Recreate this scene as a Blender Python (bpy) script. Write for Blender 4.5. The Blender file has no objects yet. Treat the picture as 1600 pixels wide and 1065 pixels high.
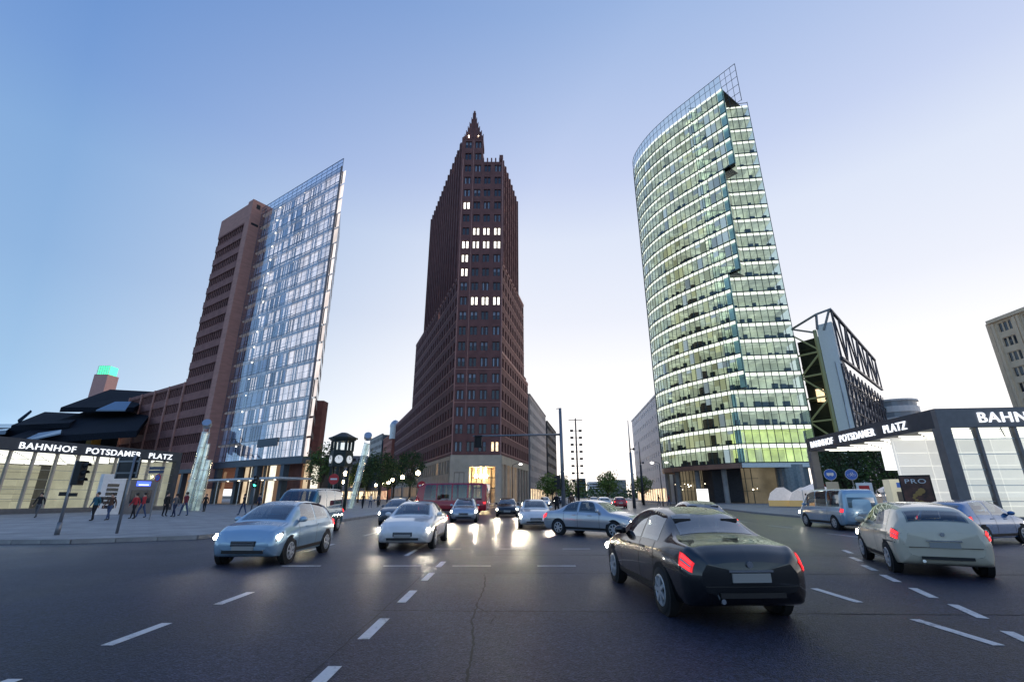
import bpy, math, random
from mathutils import Vector, Matrix
R = math.radians
rnd = random.Random(11)
scene = bpy.context.scene
col = scene.collection

# ------------------------------------------------------------------ camera
F, TH, CH = 730.0, R(18.3), 1.65
cam_d = bpy.data.cameras.new('camera')
cam_d.sensor_width = 36.0
cam_d.lens = F / 1600.0 * 36.0
cam_d.clip_end = 6000
cam_d.clip_start = 0.05
cam = bpy.data.objects.new('camera', cam_d)
cam.location = (0, 0, CH)
cam.rotation_euler = (R(90) + TH, 0, 0)
col.objects.link(cam)
scene.camera = cam

# ------------------------------------------------------------------ sky, sun, exposure
SUN_EL, SUN_AZ = R(3.0), R(50.0)         # just above the roofs to the right, behind the curved tower
world = bpy.data.worlds.new('World')
scene.world = world
world.use_nodes = True
wn, wl = world.node_tree.nodes, world.node_tree.links
wn.clear()
w_out = wn.new('ShaderNodeOutputWorld')
w_bg = wn.new('ShaderNodeBackground')
w_sky = wn.new('ShaderNodeTexSky')
w_sky.sky_type = 'NISHITA'
w_sky.sun_disc = False
w_sky.sun_elevation = SUN_EL
w_sky.sun_rotation = SUN_AZ
w_sky.air_density = 1.0
w_sky.dust_density = 0.6
w_sky.ozone_density = 3.0
w_tc = wn.new('ShaderNodeTexCoord')
w_sep = wn.new('ShaderNodeSeparateXYZ')
wl.new(w_tc.outputs['Generated'], w_sep.inputs[0])
w_ramp = wn.new('ShaderNodeValToRGB')     # the even dusk veil over the clear-sky colour, by height only
stops = [(0.0, (2.1, 1.85, 1.62)), (0.05, (1.5, 1.38, 1.28)), (0.12, (1.08, 1.04, 1.02)), (0.2, (.95, .935, .94)), (0.35, (.75, .775, .86)), (0.5, (.645, .70, .83)),
         (0.6, (.50, .575, .78)), (0.8, (.295, .415, .67)), (1.0, (.22, .32, .56))]
el = w_ramp.color_ramp.elements
el[0].position, el[0].color = stops[0][0], (*stops[0][1], 1)
el[1].position, el[1].color = stops[-1][0], (*stops[-1][1], 1)
for p, c in stops[1:-1]:
    e = el.new(p); e.color = (*c, 1)
wl.new(w_sep.outputs['Z'], w_ramp.inputs['Fac'])
# brighter towards the sunset, bluer away from it
w_az = wn.new('ShaderNodeVectorMath'); w_az.operation = 'DOT_PRODUCT'
w_az.inputs[1].default_value = (math.sin(SUN_AZ), math.cos(SUN_AZ), 0)
wl.new(w_tc.outputs['Generated'], w_az.inputs[0])
w_mr = wn.new('ShaderNodeMapRange')
w_mr.inputs['From Min'].default_value = -0.14
w_mr.inputs['From Max'].default_value = 0.56
wl.new(w_az.outputs['Value'], w_mr.inputs['Value'])
w_tint = wn.new('ShaderNodeMix'); w_tint.data_type = 'RGBA'
w_tint.inputs[6].default_value = (0.33, 0.525, 0.76, 1)
w_tint.inputs[7].default_value = (1.0, 1.0, 1.0, 1)
wl.new(w_mr.outputs[0], w_tint.inputs[0])
w_mul = wn.new('ShaderNodeMix'); w_mul.data_type = 'RGBA'; w_mul.blend_type = 'MULTIPLY'
w_mul.inputs[0].default_value = 1.0
wl.new(w_ramp.outputs[0], w_mul.inputs[6]); wl.new(w_tint.outputs[2], w_mul.inputs[7])
w_sk = wn.new('ShaderNodeMix'); w_sk.data_type = 'RGBA'; w_sk.blend_type = 'MULTIPLY'
w_sk.inputs[0].default_value = 1.0
w_sk.inputs[7].default_value = (0.09, 0.09, 0.09, 1)
wl.new(w_sky.outputs[0], w_sk.inputs[6])
w_mix = wn.new('ShaderNodeMix'); w_mix.data_type = 'RGBA'
w_mix.inputs[0].default_value = 0.96
wl.new(w_sk.outputs[2], w_mix.inputs[6]); wl.new(w_mul.outputs[2], w_mix.inputs[7])
wl.new(w_mix.outputs[2], w_bg.inputs['Color'])
w_bg.inputs['Strength'].default_value = 1.0
wl.new(w_bg.outputs[0], w_out.inputs[0])

sun_d = bpy.data.lights.new('sun', 'SUN')
sun_d.energy = 0.35
sun_d.angle = R(14)
sun_d.color = (1.0, 0.86, 0.74)
sun = bpy.data.objects.new('sun', sun_d)
sun.rotation_euler = Vector((-math.sin(SUN_AZ) * math.cos(SUN_EL), -math.cos(SUN_AZ) * math.cos(SUN_EL), -math.sin(SUN_EL))).to_track_quat('-Z', 'Y').to_euler()
sun.location = (0, 50, 150)
col.objects.link(sun)

scene.view_settings.view_transform = 'Standard'
scene.view_settings.look = 'None'
scene.view_settings.exposure = 0.25
scene.view_settings.gamma = 1.0
scene.render.engine = 'CYCLES'
cy = scene.cycles
cy.use_denoising = True
cy.max_bounces = 7
cy.transparent_max_bounces = 14
cy.diffuse_bounces = 3
cy.glossy_bounces = 3
cy.sample_clamp_indirect = 4.0
cy.caustics_reflective = False
cy.caustics_refractive = False

# ------------------------------------------------------------------ pixel helpers (1600 x 1065 photograph)
CT, ST = math.cos(TH), math.sin(TH)
def ray(px, py):
    r, u = px - 800.0, 532.5 - py
    return r, F * CT - u * ST, F * ST + u * CT
def at_y(px, py, Y):
    a, b, c = ray(px, py)
    return Vector((a / b * Y, Y, CH + c / b * Y))
def ground(px, py, z=0.0):
    a, b, c = ray(px, py)
    t = (z - CH) / c
    return Vector((a * t, b * t, z))

# ------------------------------------------------------------------ mesh helper
class MB:
    def __init__(s):
        s.v, s.f, s.m = [], [], []
    def add(s, vs, fs, m=0):
        k = len(s.v)
        s.v += [tuple(p) for p in vs]
        s.f += [tuple(i + k for i in f) for f in fs]
        s.m += [m] * len(fs)
        return s
    def box(s, x0, x1, y0, y1, z0, z1, m=0):
        return s.add([(x0, y0, z0), (x1, y0, z0), (x1, y1, z0), (x0, y1, z0), (x0, y0, z1), (x1, y0, z1), (x1, y1, z1), (x0, y1, z1)],
                     [(0, 3, 2, 1), (4, 5, 6, 7), (0, 1, 5, 4), (1, 2, 6, 5), (2, 3, 7, 6), (3, 0, 4, 7)], m)
    def quad(s, a, b, c, d, m=0):
        return s.add([a, b, c, d], [(0, 1, 2, 3)], m)
    def prism(s, pts, z0, z1, m=0):
        A = sum(pts[i][0] * pts[(i + 1) % len(pts)][1] - pts[(i + 1) % len(pts)][0] * pts[i][1] for i in range(len(pts)))
        if A < 0: pts = pts[::-1]
        n = len(pts)
        return s.add([(p[0], p[1], z0) for p in pts] + [(p[0], p[1], z1) for p in pts],
                     [tuple(range(n))[::-1], tuple(range(n, 2 * n))] + [(i, (i + 1) % n, n + (i + 1) % n, n + i) for i in range(n)], m)
    def bar(s, a, b, w, h=None, m=0):
        """square bar from a to b"""
        h = h or w
        a, b = Vector(a), Vector(b)
        d = (b - a).normalized()
        up = Vector((0, 0, 1)) if abs(d.z) < 0.95 else Vector((0, 1, 0))
        x = d.cross(up).normalized() * w / 2
        y = x.cross(d).normalized() * h / 2
        vs = [a - x - y, a + x - y, a + x + y, a - x + y, b - x - y, b + x - y, b + x + y, b - x + y]
        return s.add(vs, [(3, 2, 1, 0), (4, 5, 6, 7), (0, 1, 5, 4), (1, 2, 6, 5), (2, 3, 7, 6), (3, 0, 4, 7)], m)
    def tube(s, a, b, r0, r1=None, n=10, m=0, cap=True):
        r1 = r0 if r1 is None else r1
        a, b = Vector(a), Vector(b)
        d = (b - a).normalized()
        up = Vector((0, 0, 1)) if abs(d.z) < 0.95 else Vector((1, 0, 0))
        x = d.cross(up).normalized(); y = d.cross(x)
        vs = []
        for p, r in ((a, r0), (b, r1)):
            for i in range(n):
                t = 2 * math.pi * i / n
                vs.append(p + x * math.cos(t) * r + y * math.sin(t) * r)
        fs = [(i, i + n, (i + 1) % n + n, (i + 1) % n) for i in range(n)]
        if cap: fs += [tuple(range(n)), tuple(range(n, 2 * n))[::-1]]
        return s.add(vs, fs, m)
    def lathe(s, prof, c=(0, 0, 0), n=14, m=0):
        vs, fs = [], []
        for r, z in prof:
            for i in range(n):
                t = 2 * math.pi * i / n
                vs.append((c[0] + r * math.cos(t), c[1] + r * math.sin(t), c[2] + z))
        for k in range(len(prof) - 1):
            for i in range(n):
                j = (i + 1) % n
                fs.append((k * n + i, k * n + j, k * n + n + j, k * n + n + i))
        return s.add(vs, fs, m)
    def ball(s, c, r, n=10, sx=1, sy=1, sz=1, m=0):
        vs, fs = [], []
        h = n // 2
        for k in range(h + 1):
            ph = math.pi * k / h
            for i in range(n):
                t = 2 * math.pi * i / n
                vs.append((c[0] + sx * r * math.sin(ph) * math.cos(t), c[1] + sy * r * math.sin(ph) * math.sin(t), c[2] - sz * r * math.cos(ph)))
        for k in range(h):
            for i in range(n):
                j = (i + 1) % n
                fs.append((k * n + i, k * n + j, k * n + n + j, k * n + n + i))
        return s.add(vs, fs, m)
    def join(s, o, M=None):
        k = len(s.v)
        s.v += [tuple(M @ Vector(p)) for p in o.v] if M else list(o.v)
        s.f += [tuple(i + k for i in f) for f in o.f]
        s.m += o.m
        return s
    def mesh(s, name, mats, smooth=False):
        me = bpy.data.meshes.new(name)
        me.from_pydata(s.v, [], s.f)
        for mt in (mats if isinstance(mats, (list, tuple)) else [mats]):
            me.materials.append(mt)
        me.polygons.foreach_set('material_index', s.m)
        if smooth: me.polygons.foreach_set('use_smooth', [True] * len(s.f))
        me.update()
        return me
    def build(s, name, mats, parent=None, loc=(0, 0, 0), rz=0.0, smooth=False):
        return inst(s.mesh(name, mats, smooth), name, parent, loc, rz)

def inst(me, name, parent=None, loc=(0, 0, 0), rz=0.0):
    o = bpy.data.objects.new(name, me)
    col.objects.link(o)
    o.location = loc
    o.rotation_euler = (0, 0, rz)
    if parent: o.parent = parent
    return o
def thing(name, label, cat, loc=(0, 0, 0), rz=0.0, group=None):
    o = inst(None, name, None, loc, rz)
    return tag(o, label, cat, group)
def tag(o, label, cat, group=None):
    o['label'] = label; o['category'] = cat
    if group: o['group'] = group
    return o
def kind(o, k):
    o['kind'] = k
    return o
def copy_tree(o, parent=None):
    c = o.copy(); col.objects.link(c); c.parent = parent
    for ch in list(o.children): copy_tree(ch, c)
    return c
def scatter(root, name, items, mats, limit=290):
    """items: (MB, loc, rz, size in view). The largest in view become parts of their own, the others one joined part."""
    items = sorted(items, key=lambda i: -i[3])
    cache = {}
    for mb, loc, rz, pr in items[:limit]:
        if id(mb) not in cache: cache[id(mb)] = mb.mesh(name, mats)
        inst(cache[id(mb)], name, root, loc, rz)
    if len(items) > limit:
        big = MB()
        for mb, loc, rz, pr in items[limit:]:
            big.join(mb, Matrix.Translation(Vector(loc)) @ Matrix.Rotation(rz, 4, 'Z'))
        kind(big.build('far_' + name + '_field', mats, root), 'stuff')

# ------------------------------------------------------------------ materials
def mat(name, c, rough=0.7, metal=0.0, spec=0.5, var=0.0, vscale=3.0, bump=0.0, bscale=20.0, emit=None, estr=0.0,
        island=0.0, obj=0.0, coat=0.0, stretch=None):
    m = bpy.data.materials.new(name)
    m.use_nodes = True
    n, l = m.node_tree.nodes, m.node_tree.links
    b = n['Principled BSDF']
    b.inputs['Base Color'].default_value = (*c, 1)
    b.inputs['Roughness'].default_value = rough
    b.inputs['Metallic'].default_value = metal
    b.inputs['Specular IOR Level'].default_value = spec
    b.inputs['Coat Weight'].default_value = coat
    b.inputs['Coat Roughness'].default_value = 0.05
    val = None
    def times(v, src, amt):
        mr = n.new('ShaderNodeMapRange')
        mr.inputs['To Min'].default_value = 1 - amt; mr.inputs['To Max'].default_value = 1 + amt
        l.new(src, mr.inputs['Value'])
        if v is None: return mr.outputs[0]
        mu = n.new('ShaderNodeMath'); mu.operation = 'MULTIPLY'
        l.new(v, mu.inputs[0]); l.new(mr.outputs[0], mu.inputs[1])
        return mu.outputs[0]
    tc = n.new('ShaderNodeTexCoord')
    vec = tc.outputs['Object']
    if stretch:
        mp = n.new('ShaderNodeMapping'); mp.inputs['Scale'].default_value = stretch
        l.new(vec, mp.inputs[0]); vec = mp.outputs[0]
    if var:
        nz = n.new('ShaderNodeTexNoise'); nz.inputs['Scale'].default_value = vscale; nz.inputs['Detail'].default_value = 6
        l.new(vec, nz.inputs['Vector'])
        cr = n.new('ShaderNodeMapRange'); cr.inputs['From Min'].default_value = 0.3; cr.inputs['From Max'].default_value = 0.7
        l.new(nz.outputs['Fac'], cr.inputs['Value'])
        val = times(val, cr.outputs[0], var)
    if island:
        g = n.new('ShaderNodeNewGeometry'); val = times(val, g.outputs['Random Per Island'], island)
    if obj:
        g = n.new('ShaderNodeObjectInfo'); val = times(val, g.outputs['Random'], obj)
    if val is not None:
        mx = n.new('ShaderNodeMix'); mx.data_type = 'RGBA'; mx.blend_type = 'MULTIPLY'; mx.inputs[0].default_value = 1
        mx.inputs[6].default_value = (*c, 1)
        l.new(val, mx.inputs[7]); l.new(mx.outputs[2], b.inputs['Base Color'])
    if bump:
        nb = n.new('ShaderNodeTexNoise'); nb.inputs['Scale'].default_value = bscale; nb.inputs['Detail'].default_value = 4
        l.new(vec, nb.inputs['Vector'])
        bp = n.new('ShaderNodeBump'); bp.inputs['Strength'].default_value = bump; bp.inputs['Distance'].default_value = 0.02
        l.new(nb.outputs['Fac'], bp.inputs['Height']); l.new(bp.outputs[0], b.inputs['Normal'])
    if emit is not None:
        b.inputs['Emission Color'].default_value = (*emit, 1)
        b.inputs['Emission Strength'].default_value = estr
        if val is not None:
            mu = n.new('ShaderNodeMath'); mu.operation = 'MULTIPLY'; mu.inputs[1].default_value = estr
            l.new(val, mu.inputs[0]); l.new(mu.outputs[0], b.inputs['Emission Strength'])
    return m
def glass(name, tint=(0.8, 0.9, 0.9), refl=(0.9, 0.95, 1), base=0.06, top=0.75, power=4.0, rough=0.02, jit=0.0):
    m = bpy.data.materials.new(name)
    m.use_nodes = True
    n, l = m.node_tree.nodes, m.node_tree.links
    n.clear()
    out = n.new('ShaderNodeOutputMaterial')
    tr = n.new('ShaderNodeBsdfTransparent'); tr.inputs[0].default_value = (*tint, 1)
    gl = n.new('ShaderNodeBsdfGlossy'); gl.inputs['Color'].default_value = (*refl, 1); gl.inputs['Roughness'].default_value = rough
    lw = n.new('ShaderNodeLayerWeight'); lw.inputs['Blend'].default_value = 0.5
    pw = n.new('ShaderNodeMath'); pw.operation = 'POWER'; pw.inputs[1].default_value = power
    mr = n.new('ShaderNodeMapRange'); mr.inputs['To Min'].default_value = base; mr.inputs['To Max'].default_value = top
    mx = n.new('ShaderNodeMixShader')
    l.new(lw.outputs['Facing'], pw.inputs[0]); l.new(pw.outputs[0], mr.inputs['Value'])
    fac = mr.outputs[0]
    if jit:
        g = n.new('ShaderNodeNewGeometry')
        m2 = n.new('ShaderNodeMapRange'); m2.inputs['To Min'].default_value = 1 - jit; m2.inputs['To Max'].default_value = 1 + jit
        l.new(g.outputs['Random Per Island'], m2.inputs['Value'])
        oi = n.new('ShaderNodeObjectInfo')
        m3 = n.new('ShaderNodeMapRange'); m3.inputs['To Min'].default_value = 1 - jit; m3.inputs['To Max'].default_value = 1 + jit
        l.new(oi.outputs['Random'], m3.inputs['Value'])
        mu = n.new('ShaderNodeMath'); mu.operation = 'MULTIPLY'; l.new(fac, mu.inputs[0]); l.new(m2.outputs[0], mu.inputs[1])
        mv = n.new('ShaderNodeMath'); mv.operation = 'MULTIPLY'; mv.use_clamp = True; l.new(mu.outputs[0], mv.inputs[0]); l.new(m3.outputs[0], mv.inputs[1])
        fac = mv.outputs[0]
    l.new(fac, mx.inputs[0]); l.new(tr.outputs[0], mx.inputs[1]); l.new(gl.outputs[0], mx.inputs[2])
    l.new(mx.outputs[0], out.inputs[0])
    return m
def glow(name, c, s, island=0.0, obj=0.0, base=(0.8, 0.8, 0.8), var=0.0, vscale=1.0, stretch=None):
    return mat(name, base, 0.6, emit=c, estr=s, island=island, obj=obj, var=var, vscale=vscale, stretch=stretch)

M = {}
M['dark_metal'] = mat('dark_metal', (0.035, 0.037, 0.042), 0.45, 0.4, bump=0.05)
M['grey_metal'] = mat('grey_metal', (0.22, 0.23, 0.25), 0.4, 0.6, var=0.1)
M['steel'] = mat('steel', (0.5, 0.52, 0.54), 0.3, 0.8, var=0.08)
M['white_paint'] = mat('white_paint', (0.78, 0.78, 0.77), 0.5, var=0.06)
M['black'] = mat('black', (0.012, 0.012, 0.013), 0.6)
M['rubber'] = mat('rubber', (0.015, 0.015, 0.016), 0.85, bump=0.1)
M['lamp_hot'] = glow('lamp_hot_glow', (1.0, 0.74, 0.40), 70)
M['lamp'] = glow('lamp_glow', (1.0, 0.78, 0.45), 40)
M['lamp_soft'] = glow('lamp_soft_glow', (1.0, 0.82, 0.55), 7)
M['white_lamp'] = glow('white_lamp_glow', (1.0, 0.96, 0.88), 11)
M['letter'] = glow('letter_glow', (0.93, 0.96, 1.0), 1.0)
M['red_lamp'] = glow('red_lamp_glow', (1.0, 0.05, 0.05), 9, base=(0.5, 0.02, 0.02))
M['green_lamp'] = glow('green_lamp_glow', (0.05, 1.0, 0.55), 6, base=(0.02, 0.4, 0.2))
M['dark_pane'] = mat('dark_pane', (0.012, 0.018, 0.028), 0.06, spec=0.9, obj=0.4, island=0.4)
M['concrete'] = mat('concrete', (0.33, 0.32, 0.31), 0.85, var=0.15, vscale=1.2, bump=0.2)
M['roofing'] = mat('roofing', (0.05, 0.05, 0.055), 0.8, var=0.2)

# ================================================================== THE SETTING
def sheet(name, pts, z, m, thick=0.0):
    mb = MB()
    if thick: mb.prism(pts, z - thick, z)
    else: mb.add([(x, y, z) for x, y in pts], [tuple(range(len(pts)))])
    return kind(mb.build(name, m), 'structure')

def asphalt():
    m = bpy.data.materials.new('asphalt'); m.use_nodes = True
    n, l = m.node_tree.nodes, m.node_tree.links
    b = n['Principled BSDF']
    tc = n.new('ShaderNodeTexCoord')
    def noise(scale, detail=4, stretch=None):
        z = n.new('ShaderNodeTexNoise'); z.inputs['Scale'].default_value = scale; z.inputs['Detail'].default_value = detail
        v = tc.outputs['Object']
        if stretch:
            mp = n.new('ShaderNodeMapping'); mp.inputs['Scale'].default_value = stretch; l.new(v, mp.inputs[0]); v = mp.outputs[0]
        l.new(v, z.inputs['Vector']); return z.outputs['Fac']
    def rng(src, a, b_, c, d):
        r = n.new('ShaderNodeMapRange')
        for k, x in zip(('From Min', 'From Max', 'To Min', 'To Max'), (a, b_, c, d)): r.inputs[k].default_value = x
        l.new(src, r.inputs['Value']); return r.outputs[0]
    def mul(a, b_):
        x = n.new('ShaderNodeMath'); x.operation = 'MULTIPLY'; l.new(a, x.inputs[0]); l.new(b_, x.inputs[1]); return x.outputs[0]
    patches = rng(noise(0.22, 5), 0.35, 0.65, 0.75, 1.2)
    lanes = rng(noise(0.8, 3, (1.0, 0.06, 1)), 0.3, 0.7, 0.8, 1.15)      # tyre tracks along the street
    vor = n.new('ShaderNodeTexVoronoi'); vor.inputs['Scale'].default_value = 55
    l.new(tc.outputs['Object'], vor.inputs['Vector'])
    stone = rng(vor.outputs['Color'], 0.0, 1.0, 0.15, 2.4)
    v2 = n.new('ShaderNodeTexVoronoi'); v2.inputs['Scale'].default_value = 26
    l.new(tc.outputs['Object'], v2.inputs['Vector'])
    val = mul(mul(mul(patches, lanes), stone), rng(v2.outputs['Color'], 0.0, 1.0, 0.55, 1.6))
    mx = n.new('ShaderNodeMix'); mx.data_type = 'RGBA'; mx.blend_type = 'MULTIPLY'; mx.inputs[0].default_value = 1
    mx.inputs[6].default_value = (.018, .022, .040, 1)
    l.new(val, mx.inputs[7]); l.new(mx.outputs[2], b.inputs['Base Color'])
    # newer coarse surface near the stop line, worn smooth by traffic further on
    sp = n.new('ShaderNodeSeparateXYZ'); l.new(tc.outputs['Object'], sp.inputs[0])
    ad = n.new('ShaderNodeMath'); ad.operation = 'MULTIPLY_ADD'; ad.inputs[1].default_value = 9.0
    l.new(noise(0.35, 4), ad.inputs[0]); l.new(sp.outputs['Y'], ad.inputs[2])
    worn = n.new('ShaderNodeMapRange'); worn.interpolation_type = 'SMOOTHSTEP'
    for k, x in zip(('From Min', 'From Max', 'To Min', 'To Max'), (9.0, 27.0, 1.0, .56)): worn.inputs[k].default_value = x
    l.new(ad.outputs[0], worn.inputs['Value'])
    l.new(mul(rng(mul(patches, lanes), 0.6, 1.4, .49, .61), worn.outputs[0]), b.inputs['Roughness'])
    ws_ = rng(worn.outputs[0], .56, 1.0, .42, .22)
    l.new(ws_, b.inputs['Specular IOR Level'])
    bp = n.new('ShaderNodeBump'); bp.inputs['Strength'].default_value = 0.8; bp.inputs['Distance'].default_value = 0.012
    l.new(vor.outputs['Distance'], bp.inputs['Height'])
    bp2 = n.new('ShaderNodeBump'); bp2.inputs['Strength'].default_value = 0.12; bp2.inputs['Distance'].default_value = 0.05
    l.new(noise(1.3, 3), bp2.inputs['Height']); l.new(bp.outputs[0], bp2.inputs['Normal'])
    l.new(bp2.outputs[0], b.inputs['Normal'])
    return m
M['asphalt'] = asphalt()
M['tar'] = mat('tar', (0.008, 0.008, 0.01), 0.75, bump=0.4, bscale=40)
def worn_paint():
    m = mat('paint_line', (.6, .6, .6), .55, bump=.5, bscale=60)
    n, l = m.node_tree.nodes, m.node_tree.links
    g = n.new('ShaderNodeNewGeometry')
    def nz(sc):
        z = n.new('ShaderNodeTexNoise'); z.inputs['Scale'].default_value = sc; z.inputs['Detail'].default_value = 7; z.inputs['Roughness'].default_value = .7
        l.new(g.outputs['Position'], z.inputs['Vector']); return z.outputs['Fac']
    r = n.new('ShaderNodeValToRGB'); e = r.color_ramp.elements
    e[0].position, e[0].color = .36, (.05, .052, .06, 1); e[1].position, e[1].color = .50, (.56, .56, .56, 1)
    q = e.new(.75); q.color = (.68, .68, .67, 1)
    a = n.new('ShaderNodeMath'); a.operation = 'MULTIPLY_ADD'; a.inputs[1].default_value = .45; l.new(nz(26), a.inputs[0])
    b2 = n.new('ShaderNodeMath'); b2.operation = 'MULTIPLY'; b2.inputs[1].default_value = .62; l.new(nz(2.2), b2.inputs[0]); l.new(b2.outputs[0], a.inputs[2])
    l.new(a.outputs[0], r.inputs[0]); l.new(r.outputs[0], n['Principled BSDF'].inputs['Base Color'])
    return m
M['paint_line'] = worn_paint()
M['paving'] = mat('paving', (0.36, 0.355, 0.35), 0.65, var=0.16, vscale=0.6, bump=0.25, bscale=6)
def slab_joints(m, w, h):
    n, l = m.node_tree.nodes, m.node_tree.links
    b = n['Principled BSDF']; src = b.inputs['Base Color'].links[0].from_socket
    g = n.new('ShaderNodeNewGeometry'); br = n.new('ShaderNodeTexBrick')
    for k, v in (('Scale', 1.0), ('Brick Width', w), ('Row Height', h), ('Mortar Size', .025)): br.inputs[k].default_value = v
    br.inputs['Color1'].default_value = (1, 1, 1, 1); br.inputs['Color2'].default_value = (.74, .75, .77, 1); br.inputs['Mortar'].default_value = (.4, .4, .4, 1)
    l.new(g.outputs['Position'], br.inputs['Vector'])
    mx = n.new('ShaderNodeMix'); mx.data_type = 'RGBA'; mx.blend_type = 'MULTIPLY'; mx.inputs[0].default_value = 1
    l.new(src, mx.inputs[6]); l.new(br.outputs['Color'], mx.inputs[7]); l.new(mx.outputs[2], b.inputs['Base Color'])
slab_joints(M['paving'], 1.2, .8)
M['kerb'] = mat('kerb_stone', (0.30, 0.30, 0.30), 0.7, var=0.2, vscale=3, bump=0.2)
M['earth'] = mat('earth', (0.07, 0.075, 0.06), 0.95, var=0.3, vscale=0.05)
sheet('ground', [(-3000, -600), (3000, -600), (3000, 4500), (-3000, 4500)], -0.012, M['earth'])
sheet('road', [(-140, -60), (140, -60), (140, 420), (-140, 420)], 0.0, M['asphalt'])
LEFT = [(-120, 13.5), (-30, 17.5), (-16, 18.4), (-12.6, 20.2), (-11.6, 24), (-11.2, 60), (-9.5, 95), (1.5, 97.5), (5.5, 106), (13, 142), (30, 260), (-120, 260)]
RIGHT = [(120, 17), (26.5, 21.5), (22.6, 23.5), (21.8, 28), (23.5, 48), (30, 80), (33.5, 106), (36, 135), (52, 260), (120, 260)]
MED = [(3.0, 35.0), (4.4, 34.2), (5.9, 35.0), (10.6, 70), (17, 130), (29, 230), (25, 230), (12.6, 130), (6.4, 70)]
def pave(name, pts, m):
    o = sheet(name, pts, 0.13, m, thick=0.30)
    k = MB()                                     # kerb stones along the edge that shows
    n = len(pts)
    me = MB().box(-0.49, 0.49, -0.075, 0.075, -0.2, 0.155).mesh('kerb_stone', M['kerb'])
    tot = 0
    far = MB()
    for i in range(n):
        a, b = Vector(pts[i]), Vector(pts[(i + 1) % n])
        L = (b - a).length; ang = math.atan2(b.y - a.y, b.x - a.x)
        c = int(L)
        for j in range(c):
            p = a + (b - a) * ((j + 0.5) / c)
            if p.y > 60 or abs(p.x) > p.y * 1.15 + 4: continue
            ob = inst(me, 'kerb_stone', o, (p.x, p.y, 0.0), ang); ob.scale.x = L / c
    return o
pave('pavement', LEFT, M['paving'])
pave('pavement', RIGHT, M['paving'])
pave('traffic_island', MED, M['kerb'])

# lane paint, each dash a part of the road's paint
paint = kind(inst(None, 'road_markings', None), 'structure')
dash = MB().box(-0.07, 0.07, -0.5, 0.5, 0.002, 0.005).mesh('dash', M['paint_line'])
def put_dash(x, y, L=1.0, rz=0.0, w=1.0):
    o = inst(dash, 'dash', paint, (x, y, 0.002), rz); o.scale = (w, L, 1)
for y in (3.05, 5.05, 7.0, 9.05, 11.1, 13.0): put_dash(-1.8, y, 1.0)
for y in (4.7, 6.75, 8.9): put_dash(-4.7, y, 1.0)
for y in (15.6, 17.6, 19.6): put_dash(-3.07, y, 1.7, 0, 0.9)
for y in (4.6, 6.85, 9.15, 11.5): put_dash(5.65, y, 1.2)
for x, y in ((6.15, 6.4), (6.85, 7.95), (7.35, 9.35), (7.95, 10.9), (8.6, 12.4), (9.4, 14.0), (10.4, 15.8)): put_dash(x, y, 0.95, R(-22))
for x in (-5.2, -2.7, -1.0, 1.1, 3.4): put_dash(x, 12.7, 0.95, R(90), 0.8)
for x in (-2.1, 0.0, 2.1): put_dash(x, 16.6, 0.9, R(90), 0.8)
for y in (24, 30, 36, 42): put_dash(1.6 + (y - 24) * .05, y, 2.4)
for y in (22, 28, 34): put_dash(14.5 + (y - 22) * .08, y, 2.4)
for y in (17, 23): put_dash(-6.4, y, 2.4)
# tarred seams and the long crack
def ribbon(name, pts, w, wob, seed):
    r = random.Random(seed); mb = MB(); P = []
    for (a, b) in zip(pts[:-1], pts[1:]):
        a, b = Vector(a), Vector(b); k = max(2, int((b - a).length / 0.09))
        P += [a + (b - a) * (i / k) for i in range(k)]
    P.append(Vector(pts[-1])); off = 0.0; L = []
    for p in P:
        off = off * 0.9 + r.uniform(-wob, wob); ww = w * r.uniform(0.35, 1.25)
        L.append((p, off, ww))
    d = (P[-1] - P[0]).normalized(); nn = Vector((-d.y, d.x))
    for (p, o, a), (q, o2, b) in zip(L[:-1], L[1:]):
        A, B = p + nn * o, q + nn * o2
        mb.quad((*(A - nn * a), .004), (*(A + nn * a), .004), (*(B + nn * b), .004), (*(B - nn * b), .004))
    return mb.build(name, M['tar'], bpy.data.objects['road'])
ribbon('crack', [(-0.36, 3.0), (-0.40, 5.2), (-0.55, 8.2), (-0.62, 11.4)], 0.016, 0.02, 1)
ribbon('crack', [(-0.55, 8.2), (-0.25, 7.6), (-0.3, 7.2)], 0.01, 0.014, 5)
ribbon('tar_seam', [(-2.1, 8.0), (2.5, 7.85), (12, 7.6)], 0.018, 0.008, 2)
ribbon('tar_seam', [(-3.6, 11.6), (4.5, 11.5), (16, 11.2)], 0.022, 0.010, 3)
ribbon('tar_seam', [(-4.2, 15.0), (4, 14.9), (14, 14.6)], 0.022, 0.010, 4)
ribbon('tar_seam', [(-1.95, 3.0), (-1.97, 14.0)], 0.009, 0.006, 6)

# ================================================================== BUILDINGS
def facade_wall(W, z0, nf, fh, nc, ww, wh, sill, th=0.35, m=0, edge=0.0):
    """Wall with real openings, x from 0 to W, outer face y=0. Returns (MB, [(x centre, z bottom)])"""
    mb = MB(); wins = []
    p = (W - 2 * edge) / nc
    for k in range(nf):
        z = z0 + k * fh
        mb.box(0, W, 0, th, z, z + sill, m)
        mb.box(0, W, 0, th, z + sill + wh, z + fh, m)
        xs = [edge + p * (i + 0.5) for i in range(nc)]
        prev = 0.0
        for x in xs:
            mb.box(prev, x - ww / 2, 0, th, z + sill, z + sill + wh, m)
            prev = x + ww / 2
            wins.append((x, z + sill))
        mb.box(prev, W, 0, th, z + sill, z + sill + wh, m)
    return mb, wins
def wpt(O, ang, x, y, z):
    return (O[0] + x * math.cos(ang) - y * math.sin(ang), O[1] + x * math.sin(ang) + y * math.cos(ang), z)
def ang_of(a, b): return math.atan2(b[1] - a[1], b[0] - a[0])
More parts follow.
